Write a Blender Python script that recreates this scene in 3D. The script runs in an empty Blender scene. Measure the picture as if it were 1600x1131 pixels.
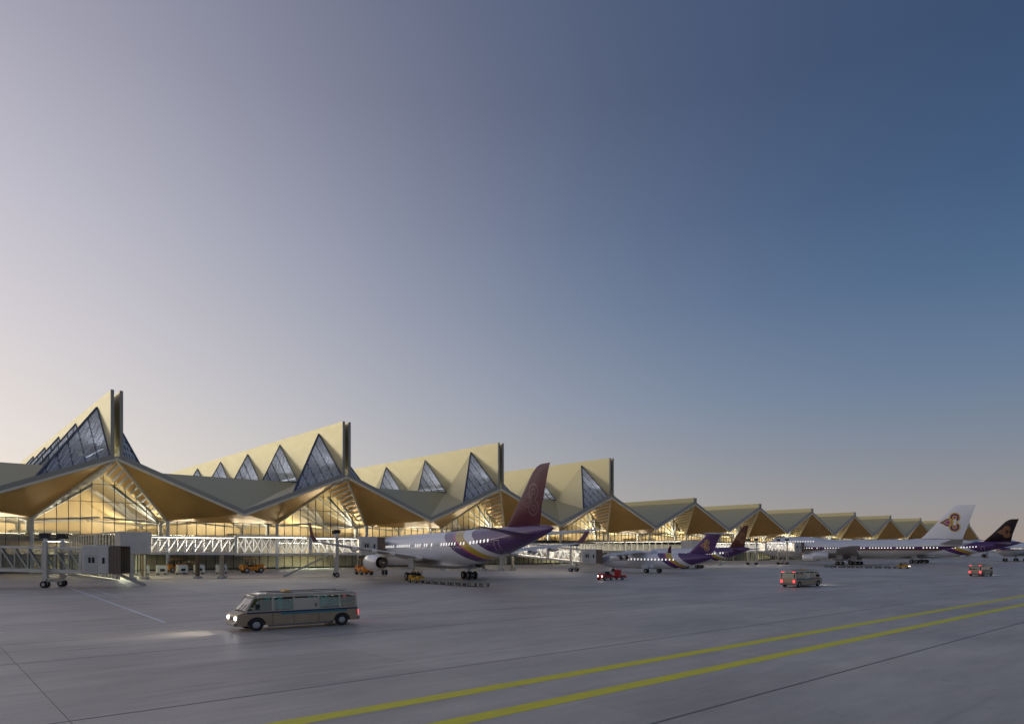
import bpy, math, random
from mathutils import Vector, Matrix
R = math.radians
random.seed(7)
SC = bpy.context.scene
COL = SC.collection

# ------------------------------------------------------------------ camera
cam_d = bpy.data.cameras.new('camera'); cam = bpy.data.objects.new('camera', cam_d); COL.objects.link(cam)
cam.location = (0, 0, 5.0); cam.rotation_euler = (R(90), 0, R(-41.4))
cam_d.lens = 23.97; cam_d.sensor_width = 36; cam_d.shift_y = 0.184
cam_d.clip_end = 9000; cam_d.clip_start = 0.5
SC.camera = cam

# ------------------------------------------------------------------ sky, sun, exposure
SUN_DIR = Vector((-0.50, 0.866, 0.0)).normalized()      # horizontal direction towards the low sun
SUN_EL = R(8)
w = bpy.data.worlds.new('World'); SC.world = w; w.use_nodes = True
nt = w.node_tree; nt.nodes.clear()
def wn(t, **k):
    n = nt.nodes.new(t)
    for a, b in k.items(): setattr(n, a, b)
    return n
def wm(op, a, b=None, clamp=False):
    n = wn('ShaderNodeMath', operation=op, use_clamp=clamp)
    for i, v in enumerate((a, b)):
        if v is None: continue
        if isinstance(v, (int, float)): n.inputs[i].default_value = v
        else: nt.links.new(v, n.inputs[i])
    return n.outputs[0]
def lin(c):
    return tuple(((v/255)/12.92 if v/255 <= .04045 else ((v/255+.055)/1.055)**2.4) for v in c)
def wramp(stops, fac):
    n = wn('ShaderNodeValToRGB'); cr = n.color_ramp; cr.interpolation = 'EASE' if False else 'LINEAR'
    while len(cr.elements) < len(stops): cr.elements.new(0.5)
    for e, (p, c) in zip(cr.elements, stops):
        e.position = p; e.color = (*lin(c), 1)
    nt.links.new(fac, n.inputs[0]); return n.outputs[0]
tc = wn('ShaderNodeTexCoord'); sp = wn('ShaderNodeSeparateXYZ'); nt.links.new(tc.outputs['Generated'], sp.inputs[0])
sx, sy, sz = sp.outputs
hl = wm('SQRT', wm('ADD', wm('ADD', wm('MULTIPLY', sx, sx), wm('MULTIPLY', sy, sy)), 0.03))
cdot = wm('DIVIDE', wm('ADD', wm('MULTIPLY', sx, SUN_DIR.x), wm('MULTIPLY', sy, SUN_DIR.y)), hl)
elev = wm('MAXIMUM', sz, 0.0)
uu = wm('DIVIDE', wm('MAXIMUM', wm('ADD', cdot, 0.32), 0.0), 1.125)
tt = wm('ADD', wm('POWER', uu, wm('ADD', 2.15, wm('MULTIPLY', elev, 1.1))), wm('MULTIPLY', wm('MULTIPLY', uu, 0.18), wm('MAXIMUM', wm('SUBTRACT', 1.0, uu), 0.0)))
def s_(deg): return math.sin(R(deg))
sunward = wramp([(0, (248, 236, 216)), (s_(4), (241, 230, 217)), (s_(8), (232, 224, 219)), (s_(15), (216, 210, 214)), (s_(23), (196, 193, 205)), (s_(33), (168, 166, 182)), (s_(55), (118, 122, 146)), (1, (82, 93, 122))], elev)
anti = wramp([(0, (164, 148, 138)), (s_(3), (150, 147, 149)), (s_(7), (130, 138, 152)), (s_(12), (106, 126, 153)), (s_(19), (79, 106, 140)), (s_(25), (65, 91, 127)), (s_(33), (58, 79, 113)), (s_(58), (68, 84, 114)), (1, (82, 93, 122))], elev)
mx = wn('ShaderNodeMix', data_type='RGBA', clamp_factor=False)
nt.links.new(tt, mx.inputs[0]); nt.links.new(anti, mx.inputs[6]); nt.links.new(sunward, mx.inputs[7])
sky = wn('ShaderNodeTexSky', sky_type='NISHITA', sun_disc=False, sun_elevation=SUN_EL, sun_rotation=math.atan2(SUN_DIR.x, SUN_DIR.y), altitude=0, air_density=1.0, dust_density=1.0)
bg1 = wn('ShaderNodeBackground'); nt.links.new(mx.outputs[2], bg1.inputs[0]); bg1.inputs[1].default_value = 1.045
bg2 = wn('ShaderNodeBackground'); nt.links.new(sky.outputs[0], bg2.inputs[0]); bg2.inputs[1].default_value = 0.05
mxs = wn('ShaderNodeMixShader'); mxs.inputs[0].default_value = 0.10
nt.links.new(bg1.outputs[0], mxs.inputs[1]); nt.links.new(bg2.outputs[0], mxs.inputs[2])
wo = wn('ShaderNodeOutputWorld'); nt.links.new(mxs.outputs[0], wo.inputs[0])

sl = bpy.data.lights.new('sun', 'SUN'); so = bpy.data.objects.new('sun', sl); COL.objects.link(so)
sl.energy = 0.44; sl.angle = R(8); sl.color = (1.0, 0.96, 0.88)
sd = Vector((SUN_DIR.x*math.cos(SUN_EL), SUN_DIR.y*math.cos(SUN_EL), math.sin(SUN_EL)))
so.rotation_euler = sd.to_track_quat('Z', 'Y').to_euler()
vs = SC.view_settings; vs.view_transform = 'Standard'; vs.look = 'None'; vs.exposure = 0.0; vs.gamma = 1.0; vs.use_curve_mapping = False
SC.render.engine = 'CYCLES'
cy = SC.cycles; cy.use_denoising = True; cy.max_bounces = 6; cy.transparent_max_bounces = 24; cy.diffuse_bounces = 3
cy.glossy_bounces = 3; cy.caustics_reflective = False; cy.caustics_refractive = False; cy.sample_clamp_indirect = 4

# ------------------------------------------------------------------ materials
MATS = {}
def mat(name, col, rough=.5, metal=0., noise=0., scale=1., bump=0., emit=None, estr=0., coat=0., spec=.5, stretch=(1, 1, 1), rand=0.):
    if name in MATS: return MATS[name]
    m = bpy.data.materials.new(name); m.use_nodes = True; t = m.node_tree; b = t.nodes['Principled BSDF']
    b.inputs['Base Color'].default_value = (*col, 1); b.inputs['Roughness'].default_value = rough
    b.inputs['Metallic'].default_value = metal; b.inputs['Specular IOR Level'].default_value = spec
    b.inputs['Coat Weight'].default_value = coat
    if emit: b.inputs['Emission Color'].default_value = (*emit, 1); b.inputs['Emission Strength'].default_value = estr
    if noise or bump:
        tcn = t.nodes.new('ShaderNodeTexCoord'); mp = t.nodes.new('ShaderNodeMapping'); mp.inputs['Scale'].default_value = stretch
        t.links.new(tcn.outputs['Object'], mp.inputs[0])
        n = t.nodes.new('ShaderNodeTexNoise'); n.inputs['Scale'].default_value = scale; n.inputs['Detail'].default_value = 6; n.inputs['Roughness'].default_value = .6
        t.links.new(mp.outputs[0], n.inputs['Vector'])
        if noise:
            mr = t.nodes.new('ShaderNodeMapRange'); mr.inputs[1].default_value = .25; mr.inputs[2].default_value = .75
            mr.inputs[3].default_value = 1-noise; mr.inputs[4].default_value = 1+noise
            t.links.new(n.outputs[0], mr.inputs[0])
            v = t.nodes.new('ShaderNodeVectorMath'); v.operation = 'SCALE'; v.inputs[0].default_value = col
            t.links.new(mr.outputs[0], v.inputs['Scale']); last = v.outputs[0]
            if rand:
                oi = t.nodes.new('ShaderNodeObjectInfo'); mr2 = t.nodes.new('ShaderNodeMapRange')
                mr2.inputs[3].default_value = 1-rand; mr2.inputs[4].default_value = 1+rand
                t.links.new(oi.outputs['Random'], mr2.inputs[0])
                v2 = t.nodes.new('ShaderNodeVectorMath'); v2.operation = 'SCALE'; t.links.new(last, v2.inputs[0]); t.links.new(mr2.outputs[0], v2.inputs['Scale']); last = v2.outputs[0]
            t.links.new(last, b.inputs['Base Color'])
            mr3 = t.nodes.new('ShaderNodeMapRange'); mr3.inputs[1].default_value = .3; mr3.inputs[2].default_value = .7
            mr3.inputs[3].default_value = max(.02, rough-min(.08, noise)); mr3.inputs[4].default_value = rough+min(.08, noise)
            t.links.new(n.outputs[0], mr3.inputs[0]); t.links.new(mr3.outputs[0], b.inputs['Roughness'])
        if bump:
            bn = t.nodes.new('ShaderNodeBump'); bn.inputs['Strength'].default_value = bump; bn.inputs['Distance'].default_value = .05
            t.links.new(n.outputs[0], bn.inputs['Height']); t.links.new(bn.outputs[0], b.inputs['Normal'])
    MATS[name] = m; return m
def glass(name, tint, refl=.12, rough=.02, gcol=(1, 1, 1)):
    if name in MATS: return MATS[name]
    m = bpy.data.materials.new(name); m.use_nodes = True; t = m.node_tree; t.nodes.clear()
    o = t.nodes.new('ShaderNodeOutputMaterial'); mixn = t.nodes.new('ShaderNodeMixShader')
    tr = t.nodes.new('ShaderNodeBsdfTransparent'); tr.inputs[0].default_value = (*tint, 1)
    gl = t.nodes.new('ShaderNodeBsdfGlossy'); gl.inputs['Roughness'].default_value = rough; gl.inputs[0].default_value = (*gcol, 1)
    lw = t.nodes.new('ShaderNodeFresnel'); lw.inputs[0].default_value = 1.5
    ad = t.nodes.new('ShaderNodeMath'); ad.operation = 'ADD'; ad.use_clamp = True; ad.inputs[1].default_value = refl
    t.links.new(lw.outputs[0], ad.inputs[0]); t.links.new(ad.outputs[0], mixn.inputs[0])
    t.links.new(tr.outputs[0], mixn.inputs[1]); t.links.new(gl.outputs[0], mixn.inputs[2]); t.links.new(mixn.outputs[0], o.inputs[0])
    MATS[name] = m; return m

GOLD = mat('champagne_metal', (.63, .56, .325), .52, .52, .025, .25, .0, stretch=(1, 1, 3))
SOFF = mat('bronze_soffit', (.74, .47, .18), .38, .5, .12, .22, .03)
TRIM = mat('pale_trim', (.96, .86, .66), .4)
EDGE = mat('grey_edge_metal', (.44, .40, .33), .5, .3, .08, .8)
DARKF = mat('dark_frame', (.13, .14, .17), .4, .4)
WHITE = mat('white_steel', (.88, .87, .84), .4)
MULL = mat('mullion_steel', (.07, .08, .08), .45, .5)
GLASSF = glass('facade_glass', (.80, .84, .80), .03)
GLASSR = None
GLASSG = glass('green_glass', (.76, .82, .68), .05)
GLASSB = glass('bridge_glass', (.75, .77, .74), .05)
CEIL = mat('golden_ceiling', (.68, .53, .27), .5, 0, .10, .5, stretch=(3, .3, 1))
FLOOR = mat('concourse_floor', (.45, .42, .36), .3, 0, .06, .4)
BACK = mat('interior_wall', (.76, .62, .38), .6, 0, .15, .15, stretch=(2, 1, .4))
LOWB = mat('service_wall', (.60, .52, .38), .7, 0, .45, .18, stretch=(1.5, 1, .6))
LAMPW = mat('warm_lamp', (1, .9, .7), .5, emit=(1, .90, .74), estr=62)
LAMPC = mat('cool_lamp', (1, 1, 1), .5, emit=(1, .93, .80), estr=85)
LAMPG = mat('greenish_lamp', (1, 1, 1), .5, emit=(.95, 1, .74), estr=75)
WINL = mat('lit_cabin_window', (1, 1, 1), .4, emit=(1, .95, .86), estr=1.05)
PANEL = mat('bridge_panel', (.80, .74, .64), .45, .1, .10, .7)
PANELD = mat('bridge_panel_dark', (.22, .20, .18), .5, .2, .1, .7)
STEELP = mat('painted_steel', (.68, .63, .53), .45, .1, .06, .9)
RUBBER = mat('rubber', (.02, .02, .02), .7)
HUB = mat('wheel_hub', (.45, .45, .44), .4, .6)
BLACK = mat('black_plastic', (.015, .015, .015), .5)
BELLOW = mat('bellows_fabric', (.26, .19, .13), .8, 0, .2, 4)
YEL = mat('tug_yellow', (.78, .42, .03), .4, 0, .08, 2)
ORA = mat('tug_orange', (.75, .26, .02), .4, 0, .08, 2)
RED = mat('tug_red', (.55, .03, .03), .4, 0, .08, 2)
CREAM = mat('van_cream', (.64, .56, .43), .35, 0, .06, 2, coat=.3)
TAN = mat('van_tan', (.46, .33, .20), .45, 0, .12, 1.5, coat=.15)
TEALG = mat('teal_glass', (.07, .27, .27), .12, 0, coat=.5)
GREENG = mat('green_glass_dark', (.06, .08, .04), .12, 0, coat=.5)
TEAL = mat('van_teal', (.03, .26, .30), .35)
NAVY = mat('van_navy', (.02, .03, .09), .35)
VGL = glass('van_glass', (.10, .14, .12), .15)
TAILL = mat('tail_lamp', (.6, .02, .02), .4, emit=(1, .05, .06), estr=3.0)
HEADL = mat('head_lamp', (1, 1, 1), .3, emit=(1, .97, .9), estr=8)
GREYW = mat('container_white', (.68, .66, .60), .5, .1, .08, 1.5)
NACEL = mat('nacelle_paint', (.74, .74, .75), .22, .15, coat=.4)
TITAN = mat('exhaust_titanium', (.20, .17, .14), .35, .9)
WINGM = mat('wing_grey', (.60, .58, .55), .32, .15, .05, .4)
PURP = mat('tail_purple', (.12, .022, .043), .40, .0, coat=.0, spec=.22)
WHITEP = mat('aircraft_white', (.84, .84, .86), .25, .0, coat=.3)
EMG = mat('emblem_gold', (.70, .46, .06), .35, .2)
EMM = mat('emblem_magenta', (.40, .04, .30), .35)
EMP = mat('emblem_purple', (.10, .03, .16), .35)
EMD = mat('emblem_dark_rose', (.15, .036, .062), .35, .0)

def frosted(name, col, tfac):
    m = bpy.data.materials.new(name); m.use_nodes = True; t = m.node_tree; t.nodes.clear(); o = t.nodes.new('ShaderNodeOutputMaterial')
    tl_ = t.nodes.new('ShaderNodeBsdfTranslucent'); tl_.inputs[0].default_value = (*col, 1); tr = t.nodes.new('ShaderNodeBsdfTransparent')
    mi = t.nodes.new('ShaderNodeMixShader'); mi.inputs[0].default_value = tfac
    t.links.new(tl_.outputs[0], mi.inputs[1]); t.links.new(tr.outputs[0], mi.inputs[2]); t.links.new(mi.outputs[0], o.inputs[0]); MATS[name] = m; return m
def fritted(name, col, tfac, rough, facets=False):
    m = bpy.data.materials.new(name); m.use_nodes = True; t = m.node_tree; b = t.nodes['Principled BSDF']
    b.inputs['Base Color'].default_value = (*col, 1); b.inputs['Roughness'].default_value = rough; b.inputs['Specular IOR Level'].default_value = .8
    if facets:
        tcn = t.nodes.new('ShaderNodeTexCoord'); vo = t.nodes.new('ShaderNodeTexVoronoi'); vo.inputs['Scale'].default_value = 1.3
        t.links.new(tcn.outputs['Object'], vo.inputs['Vector'])
        mr = t.nodes.new('ShaderNodeMapRange'); mr.inputs[1].default_value = .2; mr.inputs[2].default_value = .9; mr.inputs[3].default_value = .72; mr.inputs[4].default_value = 1.15
        sx_ = t.nodes.new('ShaderNodeSeparateColor'); t.links.new(vo.outputs['Color'], sx_.inputs[0]); t.links.new(sx_.outputs[0], mr.inputs[0])
        vv = t.nodes.new('ShaderNodeVectorMath'); vv.operation = 'SCALE'; vv.inputs[0].default_value = col; t.links.new(mr.outputs[0], vv.inputs['Scale']); t.links.new(vv.outputs[0], b.inputs['Base Color'])  # cell tones painted into the glass colour, imitating broken reflections
        bn = t.nodes.new('ShaderNodeBump'); bn.inputs['Strength'].default_value = .25; bn.inputs['Distance'].default_value = .15; t.links.new(vo.outputs['Distance'], bn.inputs['Height']); t.links.new(bn.outputs[0], b.inputs['Normal'])
    tr = t.nodes.new('ShaderNodeBsdfTransparent'); tr.inputs[0].default_value = (.75, .80, .92, 1)
    mi = t.nodes.new('ShaderNodeMixShader'); mi.inputs[0].default_value = tfac; o = t.nodes['Material Output']
    tl_ = t.nodes.new('ShaderNodeBsdfTranslucent'); tl_.inputs[0].default_value = (.85, .88, 1, 1); m2 = t.nodes.new('ShaderNodeMixShader'); m2.inputs[0].default_value = .45
    t.links.new(b.outputs[0], m2.inputs[1]); t.links.new(tl_.outputs[0], m2.inputs[2])
    t.links.new(m2.outputs[0], mi.inputs[1]); t.links.new(tr.outputs[0], mi.inputs[2]); t.links.new(mi.outputs[0], o.inputs[0])
    MATS[name] = m; return m
GLASSR = fritted('skylight_glass', (.90, .88, .94), .08, .20, True)
BGL = frosted('frosted_bridge_glass', (.95, .93, .88), .93)
# ------------------------------------------------------------------ mesh helpers
class MB:
    def __init__(s): s.v = []; s.f = []
    def add(s, vs, fs):
        o = len(s.v); s.v += [tuple(v) for v in vs]; s.f += [tuple(i+o for i in f) for f in fs]; return s
    def box(s, x0, x1, y0, y1, z0, z1):
        return s.add([(x0, y0, z0), (x1, y0, z0), (x1, y1, z0), (x0, y1, z0), (x0, y0, z1), (x1, y0, z1), (x1, y1, z1), (x0, y1, z1)],
                     [(3, 2, 1, 0), (4, 5, 6, 7), (0, 1, 5, 4), (1, 2, 6, 5), (2, 3, 7, 6), (3, 0, 4, 7)])
    def bevbox(s, x0, x1, y0, y1, z0, z1, b):
        p = []
        for z, i in ((z0, b), (z0+b, 0), (z1-b, 0), (z1, b)):
            a0, a1, c0, c1 = x0+i, x1-i, y0+i, y1-i; q = b*.6 if i == 0 else 0
            p += [(a0+q, c0, z), (a1-q, c0, z), (a1, c0+q, z), (a1, c1-q, z), (a1-q, c1, z), (a0+q, c1, z), (a0, c1-q, z), (a0, c0+q, z)] if q else \
                 [(a0, c0, z), (a1, c0, z), (a1, c0, z), (a1, c1, z), (a1, c1, z), (a0, c1, z), (a0, c1, z), (a0, c0, z)]
        fs = [tuple(range(7, -1, -1)), tuple(range(24, 32))]
        for k in range(3):
            for i in range(8): fs.append((k*8+i, k*8+(i+1) % 8, k*8+8+(i+1) % 8, k*8+8+i))
        return s.add(p, fs)
    def bar(s, a, b, w, h=None, up=(0, 0, 1)):
        a = Vector(a); b = Vector(b); h = h or w; d = (b-a)
        if d.length < 1e-6: return s
        d.normalize(); u = Vector(up)
        if abs(d.dot(u)) > .98: u = Vector((1, 0, 0))
        r = d.cross(u).normalized()*(w/2); u = r.cross(d).normalized()*(h/2)
        p = [a-r-u, a+r-u, a+r+u, a-r+u, b-r-u, b+r-u, b+r+u, b-r+u]
        return s.add(p, [(3, 2, 1, 0), (4, 5, 6, 7), (0, 1, 5, 4), (1, 2, 6, 5), (2, 3, 7, 6), (3, 0, 4, 7)])
    def tube(s, a, b, r0, r1=None, n=10, cap=True):
        a = Vector(a); b = Vector(b); r1 = r0 if r1 is None else r1; d = (b-a).normalized()
        u = Vector((0, 0, 1)) if abs(d.z) < .9 else Vector((1, 0, 0))
        x = d.cross(u).normalized(); y = d.cross(x).normalized(); p = []
        for c, r in ((a, r0), (b, r1)):
            for i in range(n):
                t = 2*math.pi*i/n; p.append(c+x*(r*math.cos(t))+y*(r*math.sin(t)))
        fs = [(i, (i+1) % n, n+(i+1) % n, n+i) for i in range(n)]
        if cap: fs += [tuple(range(n-1, -1, -1)), tuple(range(n, 2*n))]
        return s.add(p, fs)
    def poly(s, pts): return s.add(pts, [tuple(range(len(pts)))])
    def slab(s, pts, th):      # polygon extruded by the vector th
        n = len(pts); th = Vector(th); q = [Vector(p) for p in pts]
        return s.add(q+[p+th for p in q], [tuple(range(n-1, -1, -1)), tuple(range(n, 2*n))]+[(i, (i+1) % n, n+(i+1) % n, n+i) for i in range(n)])
    def loft(s, rings, cap=True):
        n = len(rings[0]); p = [v for r in rings for v in r]; fs = []
        for k in range(len(rings)-1):
            for i in range(n): fs.append((k*n+i, k*n+(i+1) % n, (k+1)*n+(i+1) % n, (k+1)*n+i))
        if cap: fs += [tuple(range(n-1, -1, -1)), tuple(range((len(rings)-1)*n, len(rings)*n))]
        return s.add(p, fs)
    def lathe(s, prof, c=(0, 0, 0), n=20):  # profile (x, r) about the x axis
        rings = []
        for x, r in prof: rings.append([(c[0]+x, c[1]+r*math.cos(2*math.pi*i/n), c[2]+r*math.sin(2*math.pi*i/n)) for i in range(n)])
        return s.loft(rings, False)
    def mesh(s, name, m, smooth=False):
        me = bpy.data.meshes.new(name); me.from_pydata(s.v, [], s.f); me.update()
        if m: me.materials.append(m)
        if smooth:
            me.polygons.foreach_set('use_smooth', [True]*len(me.polygons))
            try: me.set_sharp_from_angle(angle=R(40))
            except Exception: pass
        return me
    def build(s, name, m, parent=None, smooth=False):
        return ob(name, s.mesh(name, m, smooth), parent)
def ob(name, me, parent=None, loc=None):
    o = bpy.data.objects.new(name, me); COL.objects.link(o)
    if parent is not None: o.parent = parent
    if loc is not None: o.location = loc
    return o
def empty(name, loc=(0, 0, 0), rz=0., label=None, cat=None, group=None):
    o = bpy.data.objects.new(name, None); COL.objects.link(o); o.location = loc; o.rotation_euler = (0, 0, rz); o.empty_display_size = .5
    if label: tag(o, label, cat, group)
    return o
def tag(o, label=None, cat=None, group=None, kind=None):
    if label: o['label'] = label
    if cat: o['category'] = cat
    if group: o['group'] = group
    if kind: o['kind'] = kind
    return o
def kids(o): return [c for c in bpy.data.objects if c.parent == o]
def copy_tree(o, parent=None, table=None):
    if table is None:
        table = {}
        for c in bpy.data.objects:
            if c.parent: table.setdefault(c.parent, []).append(c)
    c = o.copy(); COL.objects.link(c)
    if parent is not None: c.parent = parent
    for ch in table.get(o, []): copy_tree(ch, c, table)
    return c
def mirx(pts): return [(-p[0], p[1], p[2]) for p in pts]

# ------------------------------------------------------------------ ground
def concrete(name, col, joints=False, rand=0.):
    m = bpy.data.materials.new(name); m.use_nodes = True; t = m.node_tree; b = t.nodes['Principled BSDF']
    g = t.nodes.new('ShaderNodeNewGeometry')
    def N(scale, st, detail=7, rough=.6):
        mp = t.nodes.new('ShaderNodeMapping'); mp.inputs['Scale'].default_value = st; t.links.new(g.outputs['Position'], mp.inputs[0])
        n = t.nodes.new('ShaderNodeTexNoise'); n.inputs['Scale'].default_value = scale; n.inputs['Detail'].default_value = detail; n.inputs['Roughness'].default_value = rough
        t.links.new(mp.outputs[0], n.inputs['Vector']); return n.outputs[0]
    def MR(v, a, b_, c, d):
        n = t.nodes.new('ShaderNodeMapRange'); n.inputs[1].default_value = a; n.inputs[2].default_value = b_; n.inputs[3].default_value = c; n.inputs[4].default_value = d
        t.links.new(v, n.inputs[0]); return n.outputs[0]
    def MUL(a, b_):
        n = t.nodes.new('ShaderNodeMath'); n.operation = 'MULTIPLY'; t.links.new(a, n.inputs[0]); t.links.new(b_, n.inputs[1]); return n.outputs[0]
    k = MUL(MR(N(.06, (1, 2.2, 1)), .3, .7, .74, 1.18), MR(N(.9, (.35, 1.6, 1)), .3, .75, 1.07, .86))
    k = MUL(k, MR(N(9, (1, 1, 1), 4), .3, .7, .93, 1.07))
    k = MUL(k, MR(N(.35, (.12, 2.4, 1), 5), .58, .74, 1.0, .74))        # dark rubber streaks along the taxi lane
    k = MUL(k, MR(N(.55, (1, 1.3, 1), 8, .7), .63, .72, 1.0, .72))       # oil stains
    if rand:
        oi = t.nodes.new('ShaderNodeObjectInfo'); k = MUL(k, MR(oi.outputs['Random'], 0, 1, 1-rand, 1+rand))
    if joints:
        br = t.nodes.new('ShaderNodeTexBrick'); br.offset = 0; br.inputs['Scale'].default_value = 1; br.inputs['Mortar Size'].default_value = .05
        br.inputs['Brick Width'].default_value = 13.2; br.inputs['Row Height'].default_value = 11.5; br.inputs['Mortar Smooth'].default_value = .1
        mp = t.nodes.new('ShaderNodeMapping'); mp.inputs['Location'].default_value = (-3.5, -.6, 0); t.links.new(g.outputs['Position'], mp.inputs[0]); t.links.new(mp.outputs[0], br.inputs['Vector'])
        k = MUL(k, MR(br.outputs['Fac'], 0, 1, 1, .6))
    v = t.nodes.new('ShaderNodeVectorMath'); v.operation = 'SCALE'; v.inputs[0].default_value = col; t.links.new(k, v.inputs['Scale'])
    t.links.new(v.outputs[0], b.inputs['Base Color'])
    t.links.new(MR(N(.25, (.4, 1.5, 1)), .3, .7, .36, .55), b.inputs['Roughness'])
    bn = t.nodes.new('ShaderNodeBump'); bn.inputs['Strength'].default_value = .15; bn.inputs['Distance'].default_value = .02
    t.links.new(N(6, (1, 1, 1), 5), bn.inputs['Height']); t.links.new(bn.outputs[0], b.inputs['Normal'])
    MATS[name] = m; return m
CON = concrete('apron_concrete', (.62, .525, .425), True)
CONS = concrete('slab_concrete', (.62, .525, .425), False, .06)
apron = MB().poly([(-1500, -1500, -.012), (4500, -1500, -.012), (4500, 4500, -.012), (-1500, 4500, -.012)]).build('apron_ground', CON)
tag(apron, 'grey concrete airport apron stretching to the horizon', None, None, 'structure')
YB = [-11, .6, 12.1, 23.6, 37.1, 44.9, 56.5, 68]
XB = [3.5+13.2*k for k in range(-3, 15)]
SEAL = mat('joint_sealant', (.22, .20, .19), .7)
MB().poly([(XB[0], YB[0], -.008), (XB[-1], YB[0], -.008), (XB[-1], YB[-1], -.008), (XB[0], YB[-1], -.008)]).build('joint_sealant', SEAL, apron)
for j in range(len(YB)-1):
    hy = (YB[j+1]-YB[j])/2-.06; hx = 6.6-.014
    me = MB().add([(-hx, -hy, 0), (hx, -hy, 0), (hx, hy, 0), (-hx, hy, 0), (-hx, -hy, -.02), (hx, -hy, -.02), (hx, hy, -.02), (-hx, hy, -.02)],
                  [(0, 1, 2, 3), (4, 5, 1, 0), (5, 6, 2, 1), (6, 7, 3, 2), (7, 4, 0, 3)]).mesh('concrete_slab', CONS)
    for i in range(len(XB)-1):
        ob('concrete_slab', me, apron, ((XB[i]+XB[i+1])/2, (YB[j]+YB[j+1])/2, 0))
YPAINT = mat('yellow_paint', (.93, .80, .0), .5, 0, .16, 2.2, stretch=(.5, 2, 1))
WPAINT = mat('white_paint', (.90, .90, .88), .5, 0, .18, .8)
for y0, nm, lb in ((19.15, 'taxi_line', 'far'), (16.05, 'taxi_line', 'near')):
    p = []; n = 60
    for i in range(n+1):
        x = -40+700*(i/n); p.append(x)
    o = MB().add([(x, y0+s*.37, .004) for x in p for s in (-1, 1)], [(2*i, 2*i+2, 2*i+3, 2*i+1) for i in range(n)]).build(nm, YPAINT, apron)
def g2w(x, y):  # photo point on the ground -> world
    z = 1065*5/(y-860); xr = (x-800)/1065*z
    return Vector((z*.6613+xr*.7501, z*.7501-xr*.6613, 0))
def pline(pts, wd, name, m, z=.004):
    mb = MB()
    for a, b in zip(pts[:-1], pts[1:]):
        a = g2w(*a); b = g2w(*b); d = (b-a).normalized(); n = Vector((-d.y, d.x, 0))*wd/2
        mb.poly([a-n+Vector((0, 0, z)), b-n+Vector((0, 0, z)), b+n+Vector((0, 0, z)), a+n+Vector((0, 0, z))])
    return mb.build(name, m, apron)
pline([(95, 913), (258, 972)], .22, 'stand_line', WPAINT)
pline([(-40, 990), (258, 972)], .2, 'stand_line', WPAINT, .005)
pline([(120, 912), (190, 935)], .15, 'stand_line', WPAINT)
pline([(250, 914), (345, 929)], .15, 'stand_line', WPAINT)
pline([(830, 915), (1240, 893)], .18, 'stand_line', WPAINT)
TYRE = bpy.data.materials.new('tyre_rubber_film'); TYRE.use_nodes = True
def _tyre(t):
    b = t.nodes['Principled BSDF']; b.inputs['Base Color'].default_value = (.05, .047, .045, 1); b.inputs['Roughness'].default_value = .6
    tr = t.nodes.new('ShaderNodeBsdfTransparent'); mi = t.nodes.new('ShaderNodeMixShader'); g_ = t.nodes.new('ShaderNodeNewGeometry'); n = t.nodes.new('ShaderNodeTexNoise')
    n.inputs['Scale'].default_value = .35; n.inputs['Detail'].default_value = 8; n.inputs['Roughness'].default_value = .7; t.links.new(g_.outputs['Position'], n.inputs['Vector'])
    mr = t.nodes.new('ShaderNodeMapRange'); mr.inputs[1].default_value = .40; mr.inputs[2].default_value = .75; mr.inputs[3].default_value = 1.0; mr.inputs[4].default_value = .80
    t.links.new(n.outputs[0], mr.inputs[0]); t.links.new(mr.outputs[0], mi.inputs[0]); t.links.new(b.outputs[0], mi.inputs[1]); t.links.new(tr.outputs[0], mi.inputs[2]); t.links.new(mi.outputs[0], t.nodes['Material Output'].inputs[0])
_tyre(TYRE.node_tree)
def tyre_mark(pts, wd=.24, z=.0025):
    mb = MB(); L = []
    for i, p in enumerate(pts):
        a = Vector(pts[max(0, i-1)]); b = Vector(pts[min(len(pts)-1, i+1)]); d = (b-a).normalized(); n = Vector((-d.y, d.x))*wd/2
        L += [(p[0]-n.x, p[1]-n.y, z), (p[0]+n.x, p[1]+n.y, z)]
    mb.add(L, [(2*i, 2*i+2, 2*i+3, 2*i+1) for i in range(len(pts)-1)]); return mb.build('tyre_mark', TYRE, apron)
rt_ = random.Random(11)
for y in (42.1, 44.0, 40.2, 31.0, 32.9, 26.4, 51.5, 53.4):
    a0 = -10+rt_.random()*25; tyre_mark([(a0+i*4, y+.35*math.sin(i*.23+y), 0)[:2] for i in range(40)], .22+.1*rt_.random(), .0022+.0001*(y % 7))
for cx_, cy_, r_, a0, a1 in ((40, 78, 34, 200, 275), (41.9, 78, 34, 200, 275), (95, 60, 26, 230, 320), (96.9, 60, 26, 230, 320)):
    tyre_mark([(cx_+r_*math.cos(R(a0+(a1-a0)*i/30)), cy_+r_*math.sin(R(a0+(a1-a0)*i/30))) for i in range(31)], .26, .003+.0001*(cx_ % 5))
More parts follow.
